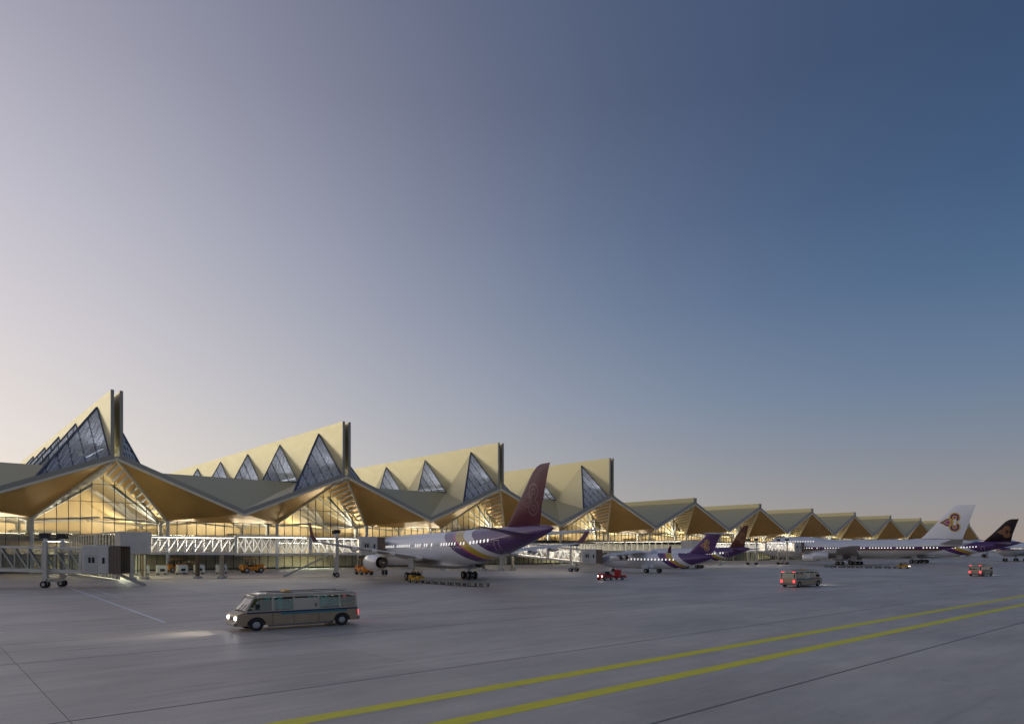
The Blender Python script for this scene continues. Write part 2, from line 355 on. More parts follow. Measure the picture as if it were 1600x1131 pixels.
# ------------------------------------------------------------------ terminal building
DE, DC, W = 172.6, 186.8, 56.3
GY = DC-DE
ZA, ZV, ZC, ZT, ZL, ZG = 25.7, 14.2, 12.45, 40.7, 28.2, 23.8
CX0 = .1997*DE
bayx = lambda n: CX0+(n-1)*W
T = empty('terminal_building', (0, 0, 0), 0, 'long airport terminal with folded gold roof, tall fins and lit glass front', 'terminal')
g = 1.15
A_ = Vector((-g, 14.5, 39.0)); B_ = Vector((-g, .5, 25.95)); C_ = Vector((-15.1, .5, 19.9)); D_ = Vector((-g, 29.4, 26.0))
FL = 172.0
def lerp(a, b, t): return Vector(a)+(Vector(b)-Vector(a))*t
SKYL = mat('skylight_glow_fill', (1, 1, 1), emit=(.90, .92, 1), estr=7)  # added glow surfaces inside the dormers, only to brighten the skylight glass
def bay_defs(tall):
    d = []   # (name, mesh, kind)
    def put(nm, mb, m, kind=None, smooth=False): d.append((nm, mb.mesh(nm, m, smooth), kind))
    h = W/2
    for s in (1, -1):
        mr = (lambda P: [(-p[0], p[1], p[2]) for p in P]) if s < 0 else (lambda P: list(P))
        P = (-.0, 0, ZA); V = (-h, 0, ZV); Cc = (-h/2, GY, ZC); G = (0, GY, ZG)
        # soffit facets under the eaves
        put('soffit', MB().poly(mr([P, V, Cc])), SOFF)
        put('valley_soffit', MB().poly(mr([V, (-h, GY, ZC-.02), Cc])), SOFF)
        # eave fascia and pale trim
        put('eave_fascia', MB().slab(mr([(-(1.25 if tall else 0), -.35, ZA-.05-(.51 if tall else 0)), (-h, -.35, ZV-.05), (-h, -.35, ZV+1.0), (-(1.25 if tall else 0), -.35, ZA+1.0-(.51 if tall else 0))]), (0, .9, 0)), EDGE)
        put('eave_trim', MB().slab(mr([(0, -.42, ZA-.62), (-h, -.42, ZV-.62), (-h, -.42, ZV-.06), (0, -.42, ZA-.06)]), (0, .35, 0)), TRIM)
        put('gable_trim', MB().bar(mr([P])[0], mr([(Cc[0], Cc[1]-.05, Cc[2])])[0], 1.0 if s < 0 else .6, .4, (0, -1, .3)), TRIM)
        put('reveal', MB().poly(mr([P, G, Cc])), SOFF if tall else CEIL)
        sl = MB()
        for k in range(11):
            t = (k+.6)/11.5
            q = MB() if tall else sl
            a = lerp(P, Cc, t)+Vector((s*.1, .5, -.35)); b = lerp(G, Cc, t)+Vector((s*.1, -.1, -.35))
            a2, b2 = mr([a])[0], mr([b])[0]
            q.bar(a2, b2, .60, .30)
            if tall and k < 10: put('slat', q, WHITE)
        if not tall: put('slats', sl, TRIM, 'stuff')
        put('column', MB().tube(mr([(Cc[0], GY-.55, 0)])[0], mr([(Cc[0], GY-.55, ZC+.1)])[0], .42, .42, 14), WHITE, None, True)
        if tall:
            # fin panel with saw-tooth openings for the skylights
            pts = [(-.65, 0, ZT), (-.65, FL, ZT), (-.65, FL, 25.6)]
            ks = list(range(5))
            for k in reversed(ks):
                o = 28.15*k
                pts += [(-.65, 29.2+o if k == 4 else 28.9+o, 26.0)] + [(-.65, A_.y+o, A_.z)]
                if k == 0: pts += [(-.65, B_.y, B_.z)]
            pts += [(-.65, 0, 25.4)]
            put('roof_fin', MB().slab(mr([(p[0], p[1], p[2]) for p in pts]), (-s*.48, 0, 0)), GOLD)
            put('fin_edge', MB().box(*sorted((-s*.55, -s*1.23)), -.30, .02, 25.2, ZT+.04), EDGE)
            for k in ks:
                o = Vector((0, 28.15*k, 0)); A = A_+o; B = B_+o; C = (C_ if s > 0 else Vector((-4.6, .5, 24.75)))+o; D = D_+o
                if k:
                    t = (A.z-26.03)/(A.z-C.z); C = lerp(A, C, t); B = Vector((B.x, 28.9+28.15*(k-1), 26.03)); D = Vector((D.x, D.y, 26.03))
                nst = 6 if k == 0 else 4
                fr = MB(); fw = .42 if k == 0 else .24
                nrm = ((C-A).cross(B-A)).normalized()
                for (p, q) in ((A, C), (A, B), (C, B)): fr.bar(*mr([p+nrm*.05, q+nrm*.05]), fw*(1.25 if (p, q) == (A, C) else 1), .35, mr([nrm])[0])
                for i in range(1, nst):
                    t = i/nst; p = lerp(A, C, t); q = lerp(B, C, t)
                    fr.bar(*mr([p, q]), .22 if k == 0 else .26, .2, mr([nrm])[0])
                put('skylight_frame', fr, DARKF)
                for i in range(nst):
                    t0 = i/nst; t1 = (i+1)/nst
                    q = [lerp(A, C, t0), lerp(B, C, t0), lerp(B, C, t1), lerp(A, C, t1)]
                    if i == nst-1: q = q[:3]
                    put('skylight_pane', MB().poly(mr(q)), GLASSR)
                lm = lerp(lerp(A, B, .5), C, .12)
                if not (s < 0 and k == 0): put('skylight_glow_fill', MB().poly(mr([(-1.4, B.y+5, 28.2), (-1.4, D.y-6, 28.2), (-2.2, D.y-6, 28.0), (-2.2, B.y+5, 28.0)])), SKYL)
                put('skylight_cheek', MB().poly(mr([A, C, D])), GOLD)
                lat = MB()
                off = -nrm*.12 if nrm.z < 0 else nrm*.12
                for i in range(nst):
                    for j in range(max(1, nst-i)):
                        u0 = i/nst; 
                        a = lerp(lerp(A, B, (j)/(nst-i)), C, u0)+off; b = lerp(lerp(A, B, (j+1)/(nst-i)), C, u0+1/nst)+off
                        lat.bar(*mr([a, b]), .20, .08)
                        c = lerp(lerp(A, B, (j+1)/(nst-i)), C, u0)+off
                        lat.bar(*mr([c, b]), .14, .08)
                if k <= 2: put('skylight_lattice', lat, WHITE, 'stuff')
    # roof deck as one folded shell
    mb = MB()
    for s in (1, -1):
        mr = (lambda P: [(s*p[0], p[1], p[2]) for p in P])
        e = .9
        if tall:
            if s < 0: pass
            D0 = (-g, 29.4, 26.0); R1 = (-h, 29.4, 26.0); V0 = (-h, 0, ZV+e); C0 = (-15.1, .0, 19.5+e); P0 = (-g, 0, ZA+e-.5)
            mb.poly(mr([D0, R1, V0])); mb.poly(mr([D0, V0, C0])); mb.poly(mr([D0, C0, P0]))
            mb.poly(mr([D0, (-g, FL, 26.0), (-h, FL, 26.0), R1]))
        else:
            mb.poly(mr([(0, -.0, ZA+e), (-h, -.0, ZV+e), (-h, 70, ZV+e), (0, 70, ZA+e)]))
    if not tall:
        for s in (1, -1):
            mr = (lambda P: [(s*p[0], p[1], p[2]) for p in P])
            put('ridge_fin', MB().slab(mr([(-.55, -.1, ZA-.2), (-.55, 70, ZA-.2), (-.55, 70, ZL), (-.55, -.1, ZL)]), (-s*.4, 0, 0)), GOLD)
            put('fin_edge', MB().box(*sorted((-s*.45, -s*1.05)), -.45, -.12, ZA-.3, ZL+.04), EDGE)
    return mb.mesh('roof_bay', GOLD), d
TALL = bay_defs(True); LOW = bay_defs(False)
# fold seams where tall and low bays meet need no extra pieces: eaves share their valley points
for n in range(0, 13):
    sh, dd = TALL if n <= 4 else LOW
    rb = ob('roof_bay', sh, T, (bayx(n), DE, 0))
    for nm, me, kind in dd:
        if n == 0 and nm in ('slat', 'skylight_pane', 'skylight_lattice'): continue
        o = ob(nm, me, rb)
        if kind: o['kind'] = kind
# closing gable between the last tall bay and the first low one
xx = bayx(4)+W/2
rw = MB().poly([(xx, DE+70, ZV+.9), (xx, DE, ZV+.9), (xx, DE+29.4, 26.0), (xx, DE+FL, 26.0), (xx, DE+FL, ZV)]).build('roof_end_wall', GOLD, T)
# glass front
mw = W/24
rows = [0.0, 4.1, 8.25, 12.4]
grow = [12.4, 16.6, 20.8, ZG-.1]
def gtop(x): return ZC+(ZG-ZC)*(1-abs(x)/(W/4))
def cell_polys():
    out = []
    for i in range(-12, 12):
        x0, x1 = i*mw+.06, (i+1)*mw-.06
        for a, b in zip(rows[:-1], rows[1:]): out.append([(x0, 0, a+.06), (x1, 0, a+.06), (x1, 0, b-.06), (x0, 0, b-.06)])
        if -6 <= i < 6:
            for a, b in zip(grow[:-1], grow[1:]):
                pts = []; a += .06; b -= .06
                t0, t1 = gtop(x0)-.15, gtop(x1)-.15
                if max(t0, t1) <= a: continue
                base = [(x0, a), (x1, a), (x1, b), (x0, b)]
                # clip the cell by the sloping gable line
                def inside(p): return p[1] <= gtop(p[0])-.15
                for q in range(4):
                    p, r = base[q], base[(q+1) % 4]
                    if inside(p): pts.append(p)
                    if inside(p) != inside(r):
                        lo, hi = 0., 1.
                        for _ in range(24):
                            m_ = (lo+hi)/2; c = (p[0]+(r[0]-p[0])*m_, p[1]+(r[1]-p[1])*m_)
                            if inside(c) == inside(p): lo = m_
                            else: hi = m_
                        pts.append((p[0]+(r[0]-p[0])*lo, p[1]+(r[1]-p[1])*lo))
                if len(pts) >= 3: out.append([(x, 0, z) for x, z in pts])
    return out
CELLS = cell_polys()
PANES = [MB().poly(c).mesh('pane', GLASSF) for c in CELLS]
ALLP = MB()
for c in CELLS: ALLP.poly(c)
ALLP = ALLP.mesh('panes', GLASSF)
mm = MB()
for i in range(-12, 13):
    x = i*mw; top = 12.4 if abs(i) >= 6 else gtop(x)
    mm.box(x-.065, x+.065, -.16, .10, 0, top)
for z in rows[1:]: mm.box(-W/2, W/2, -.12, .07, z-.06, z+.06)
for z in grow[1:-1]:
    hw = (1-(z-ZC)/(ZG-ZC))*W/4; mm.box(-hw, hw, -.12, .07, z-.06, z+.06)
mm.box(-W/2, W/2, -.3, .12, -.0, .35)
MULM = mm.mesh('mullion_grid', MULL)
for n in range(0, 13):
    gf = ob('glass_front', MULM, T, (bayx(n), DC, 0))
    if 1 <= n <= 3:
        for me in PANES: ob('pane', me, gf)
    else: tag(ob('panes', ALLP, gf), kind='stuff')
# interior of the hall
XA, XZ = bayx(0)-W/2, bayx(12)+W/2
MB().box(XA, XZ, DC+.4, DC+78, 7.2, 8.0).build('concourse_floor', FLOOR, T)
MB().box(XA, XZ, DC+58, DC+59, 8.0, 26).build('back_wall', BACK, T)
MB().box(XA, XZ, DC+16, DC+16.5, 0, 7.2).build('service_wall', LOWB, T)
MB().box(XA, XZ, DC+.5, DC+16, 3.75, 4.15).build('mezzanine_floor', FLOOR, T)
cm = MB(); h = W/2
prof = [(-h, 13.0), (-h/2, 14.2), (0, 24.4), (h/2, 14.2), (h, 13.0)]
for (x0, z0), (x1, z1) in zip(prof[:-1], prof[1:]):
    cm.poly([(x0, .5, z0), (x1, .5, z1), (x1, 60, z1), (x0, 60, z0)])
CEM = cm.mesh('golden_ceiling', CEIL)
tcm = MB()
tcm.tube((0, 0, 8), (0, 0, 12.3), .55, .55, 12)
TCOL = tcm.mesh('tree_column', WHITE, True)
def strut(a, b, wd=.75): return MB().bar(a, b, wd, wd*.8).mesh('strut', WHITE)
STR = [strut((0, 0, 12), (13.2, 5, 23.2)), strut((0, 0, 12), (6.5, -4.5, 17.8)), strut((0, 0, 12), (-12, 6, 13.4), .6), strut((0, 0, 12), (12.0, -4.8, 20.6)), strut((0, 0, 12), (5, 9, 17.0), .6), strut((0, 0, 12), (9.2, -4.5, 22.0), .5), strut((0, 0, 12), (-5.5, -4.5, 13.6), .6), strut((0, 0, 12), (13.6, -4, 13.0), .55)]
STRM = [strut((0, 0, 12), (-13.2, 5, 23.2)), strut((0, 0, 12), (-6.5, -4.5, 17.8)), strut((0, 0, 12), (12, 6, 13.4), .6), strut((0, 0, 12), (-12.0, -4.8, 20.6)), strut((0, 0, 12), (-5, 9, 17.0), .6), strut((0, 0, 12), (-9.2, -4.5, 22.0), .5), strut((0, 0, 12), (5.5, -4.5, 13.6), .6), strut((0, 0, 12), (-13.6, -4, 13.0), .55)]
ub = MB().box(-9, 9, -.5, .5, 8.3, 9.0).mesh('uplight', PANELD)
ul = MB().poly([(-8.9, -.45, 9.01), (8.9, -.45, 9.01), (8.9, .45, 9.01), (-8.9, .45, 9.01)]).mesh('lamp', LAMPW)
lo = MB().poly([(-6, -.3, 3.70), (-6, .3, 3.70), (6, .3, 3.70), (6, -.3, 3.70)]).mesh('ceiling_lamp', LAMPG)
lo2 = MB().poly([(-10, -.3, 7.15), (-10, .3, 7.15), (10, .3, 7.15), (10, -.3, 7.15)]).mesh('ceiling_lamp', LAMPC)
for n in range(0, 13):
    c = ob('golden_ceiling', CEM, T, (bayx(n), DC, 0))
    for s, S in ((-1, STR), (1, STRM)):
        for yy in (6, 26):
            t = ob('tree_column', TCOL, T, (bayx(n)+s*h/2, DC+yy, 0))
            for me in S: ob('strut', me, t)
    for xo, yy in ((-14, 8), (14, 8), (-14, 50), (14, 50)):
        u = ob('uplight', ub, T, (bayx(n)+xo, DC+yy, 0)); ob('lamp', ul, u)
    ob('ceiling_lamp', lo, T, (bayx(n), DC+7, 0)); ob('ceiling_lamp', lo2, T, (bayx(n), DC+8, 0))
# long balcony with a pale rail and lower boxes inside the hall
MB().box(XA, XZ, DC+5.0, DC+5.2, 8.0, 9.1).build('balustrade', GLASSB, T)
for k in range(26):
    x = XA+14+k*27.3
    MB().bevbox(x, x+9+3*(k % 3), DC+22, DC+30, 8, 10.2+.8*(k % 2), .15).build('shop_unit', BACK if k % 2 else WHITE, T)
# louvred arrivals gallery in front of the glass
gal = MB(); gx0, gx1 = 96, XZ
gal.box(gx0, gx1, DC-6.2, DC-2.0, 4.1, 4.6); gal.box(gx0, gx1, DC-6.2, DC-2.0, 7.5, 7.8)
G_ = gal.build('arrivals_gallery', STEELP, T)
fl = MB(); x = gx0
while x < gx1: fl.box(x, x+.35, DC-6.4, DC-6.22, 4.6, 7.5); x += 1.5
tag(fl.build('louvres', WHITE, G_), kind='stuff')
MB().box(gx0, gx1, DC-2.4, DC-2.2, 4.6, 7.5).build('gallery_wall', WHITE, G_)
MB().poly([(gx0, DC-4.6, 7.47), (gx0, DC-4.2, 7.47), (gx1, DC-4.2, 7.47), (gx1, DC-4.6, 7.47)]).build('gallery_lamp', mat('gallery_lamp', (1, 1, 1), emit=(1, .9, .72), estr=9), G_)
gp = MB().tube((0, DC-4, 0), (0, DC-4, 4.1), .3, .3, 10).mesh('gallery_post', STEELP, True)
for k in range(30): ob('gallery_post', gp, G_, (gx0+4+k*19, 0, 0))

# ------------------------------------------------------------------ boarding bridges
def wheel_def(r, wd, name='wheel'):
    t = MB(); prof = [(-wd/2, r*.55), (-wd/2, r*.92), (-wd*.3, r), (wd*.3, r), (wd/2, r*.92), (wd/2, r*.55)]
    t.lathe(prof, n=20); 
    hb = MB().lathe([(-wd*.42, .001), (-wd*.45, r*.3), (-wd*.38, r*.56), (wd*.38, r*.56), (wd*.45, r*.3), (wd*.42, .001)], n=14)
    return t.mesh('tyre', RUBBER, True), hb.mesh('hub', HUB, True)
def put_wheel(parent, loc, r, wd, rz=0., sub=True):
    key = (round(r, 3), round(wd, 3))
    if key not in WD: WD[key] = wheel_def(r, wd)
    ty, hb = WD[key]
    o = ob('wheel', ty, parent, loc); o.rotation_euler = (0, 0, rz)
    if sub: ob('hub', hb, o)
    else: h_ = ob('hub', hb, parent, loc); h_.rotation_euler = (0, 0, rz)
    return o
WD = {}
def tunnel(parent, a, b, wd, ht, style, name='tunnel'):
    """one telescoping section from a to b (floor centre points); local frame along the axis"""
    a = Vector(a); b = Vector(b); d = b-a; L = d.length; ang = math.atan2(d.y, d.x); pit = math.asin(d.z/L)
    o = bpy.data.objects.new(name, None)
    mb = MB(); hw = wd/2
    mb.box(0, L, -hw, hw, -.45, 0); mb.box(0, L, -hw, hw, ht, ht+.28)
    mb.box(0, .35, -hw-.02, hw+.02, -.46, ht+.3); mb.box(L-.35, L, -hw-.02, hw+.02, -.46, ht+.3) if False else None
    for x in (0.15, L-.15):
        for s in (-1, 1): mb.box(x-.15, x+.15, s*hw-.12, s*hw+.12, 0, ht)
    me = MB()
    o = ob(name, mb.mesh(name, PANEL), parent, a); o.rotation_euler = (0, -pit, ang)
    n = max(2, int(round(L/(1.85 if style == 'open' else 1.5))))
    st = L/n
    for s in (-1, 1):
        br = MB(); y = s*(hw+.10)
        for i in range(n):
            x0 = i*st; x1 = x0+st
            br.bar((x0+.15, y, .1), (x0+.15, y, ht-.05), .10)
            if style == 'open': br.bar((x0+.1, y, ht-.05), (x1+.05, y, .1), .13)
            elif style == 'rise': br.bar((x0+.1, y, .1), (x1+.05, y, ht-.05), .13)
            elif style == 'fall': br.bar((x0+.1, y, ht-.05), (x1+.05, y, .1), .13)
            else: br.bar((x0+.1, y, .1), (x1+.05, y, ht-.05), .10); br.bar((x0+.1, y, ht-.05), (x1+.05, y, .1), .10)
        br.build('side_truss', WHITE if style != 'open' else STEELP, o)
        m2 = max(2, int(round(L/3.2)))
        for i in range(m2):
            x0 = .35+(L-.7)*i/m2; x1 = .35+(L-.7)*(i+1)/m2-.08
            MB().poly([(x0, s*(hw-.05), .05), (x1, s*(hw-.05), .05), (x1, s*(hw-.05), ht-.04), (x0, s*(hw-.05), ht-.04)]).build('side_pane', BGL if style != 'open' else GLASSB, o)
    if style != 'open':
        MB().poly([(.6, -.35, ht-.03), (.6, .35, ht-.03), (L-.6, .35, ht-.03), (L-.6, -.35, ht-.03)]).build('ceiling_lamp', BLAMP, o)
    return o
BLAMP = mat('bridge_lamp', (1, 1, 1), emit=(1, .95, .85), estr=20)
def lift(parent, p, ang, half, top, boxed=True, wheel_r=.46):
    o = empty('lift_column', p, ang); o.parent = parent
    for s in (-1, 1):
        MB().box(-.28, .28, s*half-.22, s*half+.22, 1.1, top).build('lift_post', STEELP, o)
        if boxed:
            MB().box(-.18, .18, s*half-.18, s*half+.18, top, top+.5).build('lamp_stem', WHITE, o)
            MB().bevbox(-.62, .62, s*half-.35, s*half+.35, top+.5, top+1.2, .08).build('beacon_box', BLACK, o)
        MB().bar((-.2, s*half, .9), (.2, s*half, 1.6), .5, .5).build('swivel', STEELP, o)
        for q in (-1, 1): put_wheel(o, (0, s*half+q*.32, wheel_r), wheel_r, .34, R(90), False)
    MB().box(-.3, .3, -half, half, .75, 1.15).build('axle_beam', STEELP, o)
    return o
def cab(parent, p, ang, ht, flip=1):
    o = empty('cab', p, ang); o.parent = parent
    MB().bevbox(0, 3.3, -1.9, 1.9, -.5, ht+.35, .12).build('cab_body', PANEL, o)
    bel = MB(); 
    rings = []
    for i in range(9):
        x = 3.3+1.5*i/8; e = .10 if i % 2 else 0.
        rings.append([(x, -1.75-e, -.4-e), (x, 1.75+e, -.4-e), (x, 1.75+e, ht+.2+e), (x, -1.75-e, ht+.2+e)])
    bel.loft(rings, False); bel.build('bellows_canopy', BELLOW, o)
    for s in (-1, 1):
        dr = MB().box(.35, 2.0, s*1.9-.03, s*1.9+.03, -.2, 2.1).build('service_door', STEELP, o)
        for x in (1.0, 1.45): MB().bevbox(x-.15, x+.15, s*1.94-.03, s*1.94+.03, 1.0, 1.75, .02).build('door_window', BLACK, o)
        MB().bevbox(2.55, 2.85, s*1.93-.03, s*1.93+.03, .9, 1.7, .02).build('side_window', BLACK, o)
    return o
def stairs(parent, a, b, wd):
    o = empty('service_stairs', (0, 0, 0)); o.parent = parent
    a = Vector(a); b = Vector(b); d = (b-a); n = 12; side = Vector((-d.y, d.x, 0)).normalized()*wd/2
    for s in (-1, 1):
        MB().bar(a+side*s, b+side*s, .12, .3).build('stringer', STEELP, o)
        MB().bar(a+side*s+Vector((0, 0, 1)), b+side*s+Vector((0, 0, 1)), .06).build('handrail', STEELP, o)
    tr = MB()
    for i in range(n):
        c = a+d*((i+.5)/n); tr.bar(c-side, c+side, .26, .05)
    tag(tr.build('treads', PANELD, o), kind='stuff')
    return o
def pillar(parent, x, y, top, m):
    o = MB().tube((x, y, .45), (x, y, top), .38, .38, 14).build('support_pillar', m, parent, True)
    MB().tube((x, y, 0), (x, y, .45), .85, .8, 16).build('pillar_base', STEELP, o, True)
    return o
BEIGE = mat('beige_steel', (.52, .44, .32), .55, 0, .08, .8)
BROWN = mat('brown_steel', (.20, .13, .07), .55, 0, .1, .8)

# near parked bridge, left edge of the view
bA = empty('boarding_bridge', (0, 0, 0), 0, 'parked grey boarding bridge with open truss tunnel and no aircraft', 'boarding bridge', 'boarding bridges')
wA = Vector((14.7, 111.5, 0)); dA = Vector((.7501, -.6613, 0))
pa = wA-dA*34+Vector((0, 0, 3.3)); pb = wA+dA*4.6+Vector((0, 0, 2.35))
tunnel(bA, pa, wA-dA*10+Vector((0, 0, 2.75)), 3.0, 2.75, 'open'); tunnel(bA, wA-dA*10+Vector((0, 0, 2.70)), pb, 2.7, 2.75, 'open')
lift(bA, wA, math.atan2(dA.y, dA.x), 1.75, 6.15)
cab(bA, pb, math.atan2(dA.y, dA.x)+.18, 3.0)
stairs(bA, pb+Vector((3.4, 1.2, -.4)), pb+Vector((7.0, -.6, -2.3)), 1.0)
MB().tube(pa-Vector((0, 0, 3.3)), pa+Vector((0, 0, 3.4)), 1.9, 1.9, 20).build('rotunda', PANEL, bA, True)
# fixed link with glass walls and bridge to the large aircraft
bB = empty('boarding_bridge', (0, 0, 0), 0, 'brightly lit boarding bridge docked to the nearest large airliner', 'boarding bridge', 'boarding bridges')
def link(parent, x, y0, y1, z0, z1, m_glass, low=True):
    L = MB(); L.box(x-2.0, x+2.0, y0, y1, z0-.4, z0); L.box(x-2.05, x+2.05, y0, y1, z1, z1+.3)
    l = L.build('glazed_link', PANEL, parent)
    n = int((y1-y0)/2.6)
    for s in (-1, 1):
        po = MB()
        for i in range(n+1):
            y = y0+(y1-y0)*i/n; po.box(x+s*2.0-.07, x+s*2.0+.07, y-.07, y+.07, z0, z1)
            if i < n:
                ya = y+.1; yb = y+(y1-y0)/n-.1
                MB().poly([(x+s*1.97, ya, z0+.02), (x+s*1.97, yb, z0+.02), (x+s*1.97, yb, z1-.02), (x+s*1.97, ya, z1-.02)]).build('link_pane', m_glass, l)
        po.build('link_posts', STEELP, l)
    MB().poly([(x-.35, y0+1, z1-.03), (x+.35, y0+1, z1-.03), (x+.35, y1-1, z1-.03), (x-.35, y1-1, z1-.03)]).build('link_lamp', BLAMP, l)
    return l
link(bB, 28.6, 134, 185, 4.8, 8.0, GLASSG)
lowb = MB()
for y in [131+2.2*i for i in range(23)]:
    for s in (-1, 1): lowb.box(28.6+s*2-.05, 28.6+s*2+.05, y-.05, y+.05, 0, 4.4)
LB = lowb.build('stair_enclosure', STEELP, bB)
for i in range(22):
    for s in (-1, 1):
        y = 131+2.2*i; MB().poly([(28.6+s*1.98, y+.1, .1), (28.6+s*1.98, y+2.1, .1), (28.6+s*1.98, y+2.1, 4.3), (28.6+s*1.98, y+.1, 4.3)]).build('enclosure_pane', GLASSG, LB)
MB().poly([(28.3, 133, 4.33), (28.9, 133, 4.33), (28.9, 170, 4.33), (28.3, 170, 4.33)]).build('enclosure_lamp', mat('stair_lamp', (1, 1, 1), emit=(.95, 1, .74), estr=22), LB)
MB().bevbox(26.4, 31.2, 129.6, 134, 4.4, 8.2, .1).build('bridge_node', PANEL, bB)
NB = Vector((31.2, 131.6, 4.75)); EB = Vector((68.1, 116.5, 4.55)); dB = (EB-NB); LBB = dB.length
tunnel(bB, NB, NB+dB*.36, 2.7, 2.6, 'rise'); tunnel(bB, NB+dB*.355-Vector((0, 0, .12)), NB+dB*.68-Vector((0, 0, .12)), 3.15, 2.9, 'cross'); tunnel(bB, NB+dB*.68, NB+dB*.91, 2.6, 2.65, 'fall')
angB = math.atan2(dB.y, dB.x)
cab(bB, NB+dB*.905, angB+.05, 2.75)
pw = NB+dB*.80; lift(bB, Vector((pw.x, pw.y, 0)), angB, 1.9, 7.7)
for x, y, m in ((28.4, 131.0, STEELP), (30.8, 133.0, BROWN), (38.5, 128.8, BROWN), (42.2, 127.2, BEIGE)): pillar(bB, x, y, 4.35, m)
stairs(bB, (60.5, 121.5, 4.3), (52.5, 124.5, .1), 1.0)
# bridge to the high-wing jet
bC = empty('boarding_bridge', (0, 0, 0), 0, 'sloping boarding bridge docked to the four engined T tail jet', 'boarding bridge', 'boarding bridges')
link(bC, 112, 134, 178, 4.6, 7.6, GLASSB)
MB().bevbox(109.6, 114.4, 129.6, 134, 4.2, 7.9, .1).build('bridge_node', PANEL, bC)
NC = Vector((112.6, 129.6, 4.4)); EC = Vector((121.0, 107.2, 2.05)); dC = EC-NC
tunnel(bC, NC, NC+dC*.5, 3.1, 2.75, 'cross'); tunnel(bC, NC+dC*.5+Vector((0, 0, .05)), NC+dC*.86, 2.7, 2.6, 'cross')
cab(bC, NC+dC*.85, math.atan2(dC.y, dC.x)+.35, 2.6)
pc = NC+dC*.76; lift(bC, Vector((pc.x, pc.y, 0)), math.atan2(dC.y, dC.x), 1.8, 5.6)
for x, y, m in ((112.0, 131.2, STEELP), (109.0, 134.6, BROWN), (115.6, 130.9, BEIGE)): pillar(bC, x, y, 4.2, m)
stairs(bC, (106, 136, 4.2), (99, 138.5, .1), 1.2)
# bridge to the jumbo
bD = empty('boarding_bridge', (0, 0, 0), 0, 'distant boarding bridge docked to the white four engined jumbo', 'boarding bridge', 'boarding bridges')
link(bD, 196, 134, 180, 5.0, 8.1, GLASSB)
MB().bevbox(193.6, 198.4, 129.6, 134, 4.6, 8.4, .1).build('bridge_node', PANEL, bD)
ND = Vector((198.4, 131.5, 4.9)); ED = Vector((243.4, 117.0, 4.9)); dD = ED-ND
tunnel(bD, ND, ND+dD*.34, 2.7, 2.6, 'rise'); tunnel(bD, ND+dD*.34, ND+dD*.62, 3.0, 2.8, 'cross'); tunnel(bD, ND+dD*.62, ND+dD*.91, 3.2, 2.9, 'cross')
cab(bD, ND+dD*.90, math.atan2(dD.y, dD.x), 2.8)
for t_ in (.52, .82):
    pd = ND+dD*t_; lift(bD, Vector((pd.x, pd.y, 0)), math.atan2(dD.y, dD.x), 2.0, 8.0)
for x, y in ((196, 131), (209, 128.6)): pillar(bD, x, y, 4.6, STEELP)

# ------------------------------------------------------------------ aircraft
def livery(name, base, stops, off, zt, k1, k2, rough=.24):
    """paint of a fuselage: bands that sweep aft and down; stops = [(u, colour)] along u = x0 - x - sweep(z)"""
    m = bpy.data.materials.new(name); m.use_nodes = True; t = m.node_tree; b = t.nodes['Principled BSDF']
    tc_ = t.nodes.new('ShaderNodeTexCoord'); sp_ = t.nodes.new('ShaderNodeSeparateXYZ'); t.links.new(tc_.outputs['Object'], sp_.inputs[0])
    def M(op, a, b_):
        n = t.nodes.new('ShaderNodeMath'); n.operation = op
        for i, v in enumerate((a, b_)):
            if isinstance(v, (int, float)): n.inputs[i].default_value = v
            else: t.links.new(v, n.inputs[i])
        return n.outputs[0]
    dd = M('MAXIMUM', M('SUBTRACT', zt, sp_.outputs[2]), 0.0)
    sweep = M('ADD', M('MULTIPLY', dd, k1), M('MULTIPLY', M('MULTIPLY', dd, dd), k2))
    u = M('SUBTRACT', M('SUBTRACT', off, sp_.outputs[0]), sweep)
    un = M('DIVIDE', M('ADD', u, 1.0), 40.0)
    cr = t.nodes.new('ShaderNodeValToRGB'); r = cr.color_ramp; r.interpolation = 'CONSTANT'
    allst = [(-1.0, base)]+stops
    while len(r.elements) < len(allst): r.elements.new(.5)
    for e, (p, c) in zip(r.elements, allst): e.position = max(0, (p+1)/40.0); e.color = (*c, 1)
    t.links.new(un, cr.inputs[0]); t.links.new(cr.outputs[0], b.inputs['Base Color'])
    b.inputs['Roughness'].default_value = rough; b.inputs['Metallic'].default_value = .0; b.inputs['Coat Weight'].default_value = .35; b.inputs['Coat Roughness'].default_value = .08
    return m
def cheat(name, base, z0, z1):
    m = bpy.data.materials.new(name); m.use_nodes = True; t = m.node_tree; b = t.nodes['Principled BSDF']
    tc_ = t.nodes.new('ShaderNodeTexCoord'); sp_ = t.nodes.new('ShaderNodeSeparateXYZ'); t.links.new(tc_.outputs['Object'], sp_.inputs[0])
    mr = t.nodes.new('ShaderNodeMapRange'); mr.inputs[1].default_value = z0-2; mr.inputs[2].default_value = z1+2; t.links.new(sp_.outputs[2], mr.inputs[0])
    cr = t.nodes.new('ShaderNodeValToRGB'); r = cr.color_ramp; r.interpolation = 'CONSTANT'; span = z1-z0+4
    st = [(0, (.68, .66, .63)), (1.45, (.50, .36, .08)), (1.75, (.16, .02, .12)), (2.0, (.10, .03, .15)), (2.0+z1-z0, base)]
    while len(r.elements) < len(st): r.elements.new(.5)
    for e, (p, c) in zip(r.elements, st): e.position = p/span; e.color = (*c, 1)
    t.links.new(mr.outputs[0], cr.inputs[0]); t.links.new(cr.outputs[0], b.inputs['Base Color'])
    b.inputs['Roughness'].default_value = .25; b.inputs['Metallic'].default_value = .1; b.inputs['Coat Weight'].default_value = .5
    return m
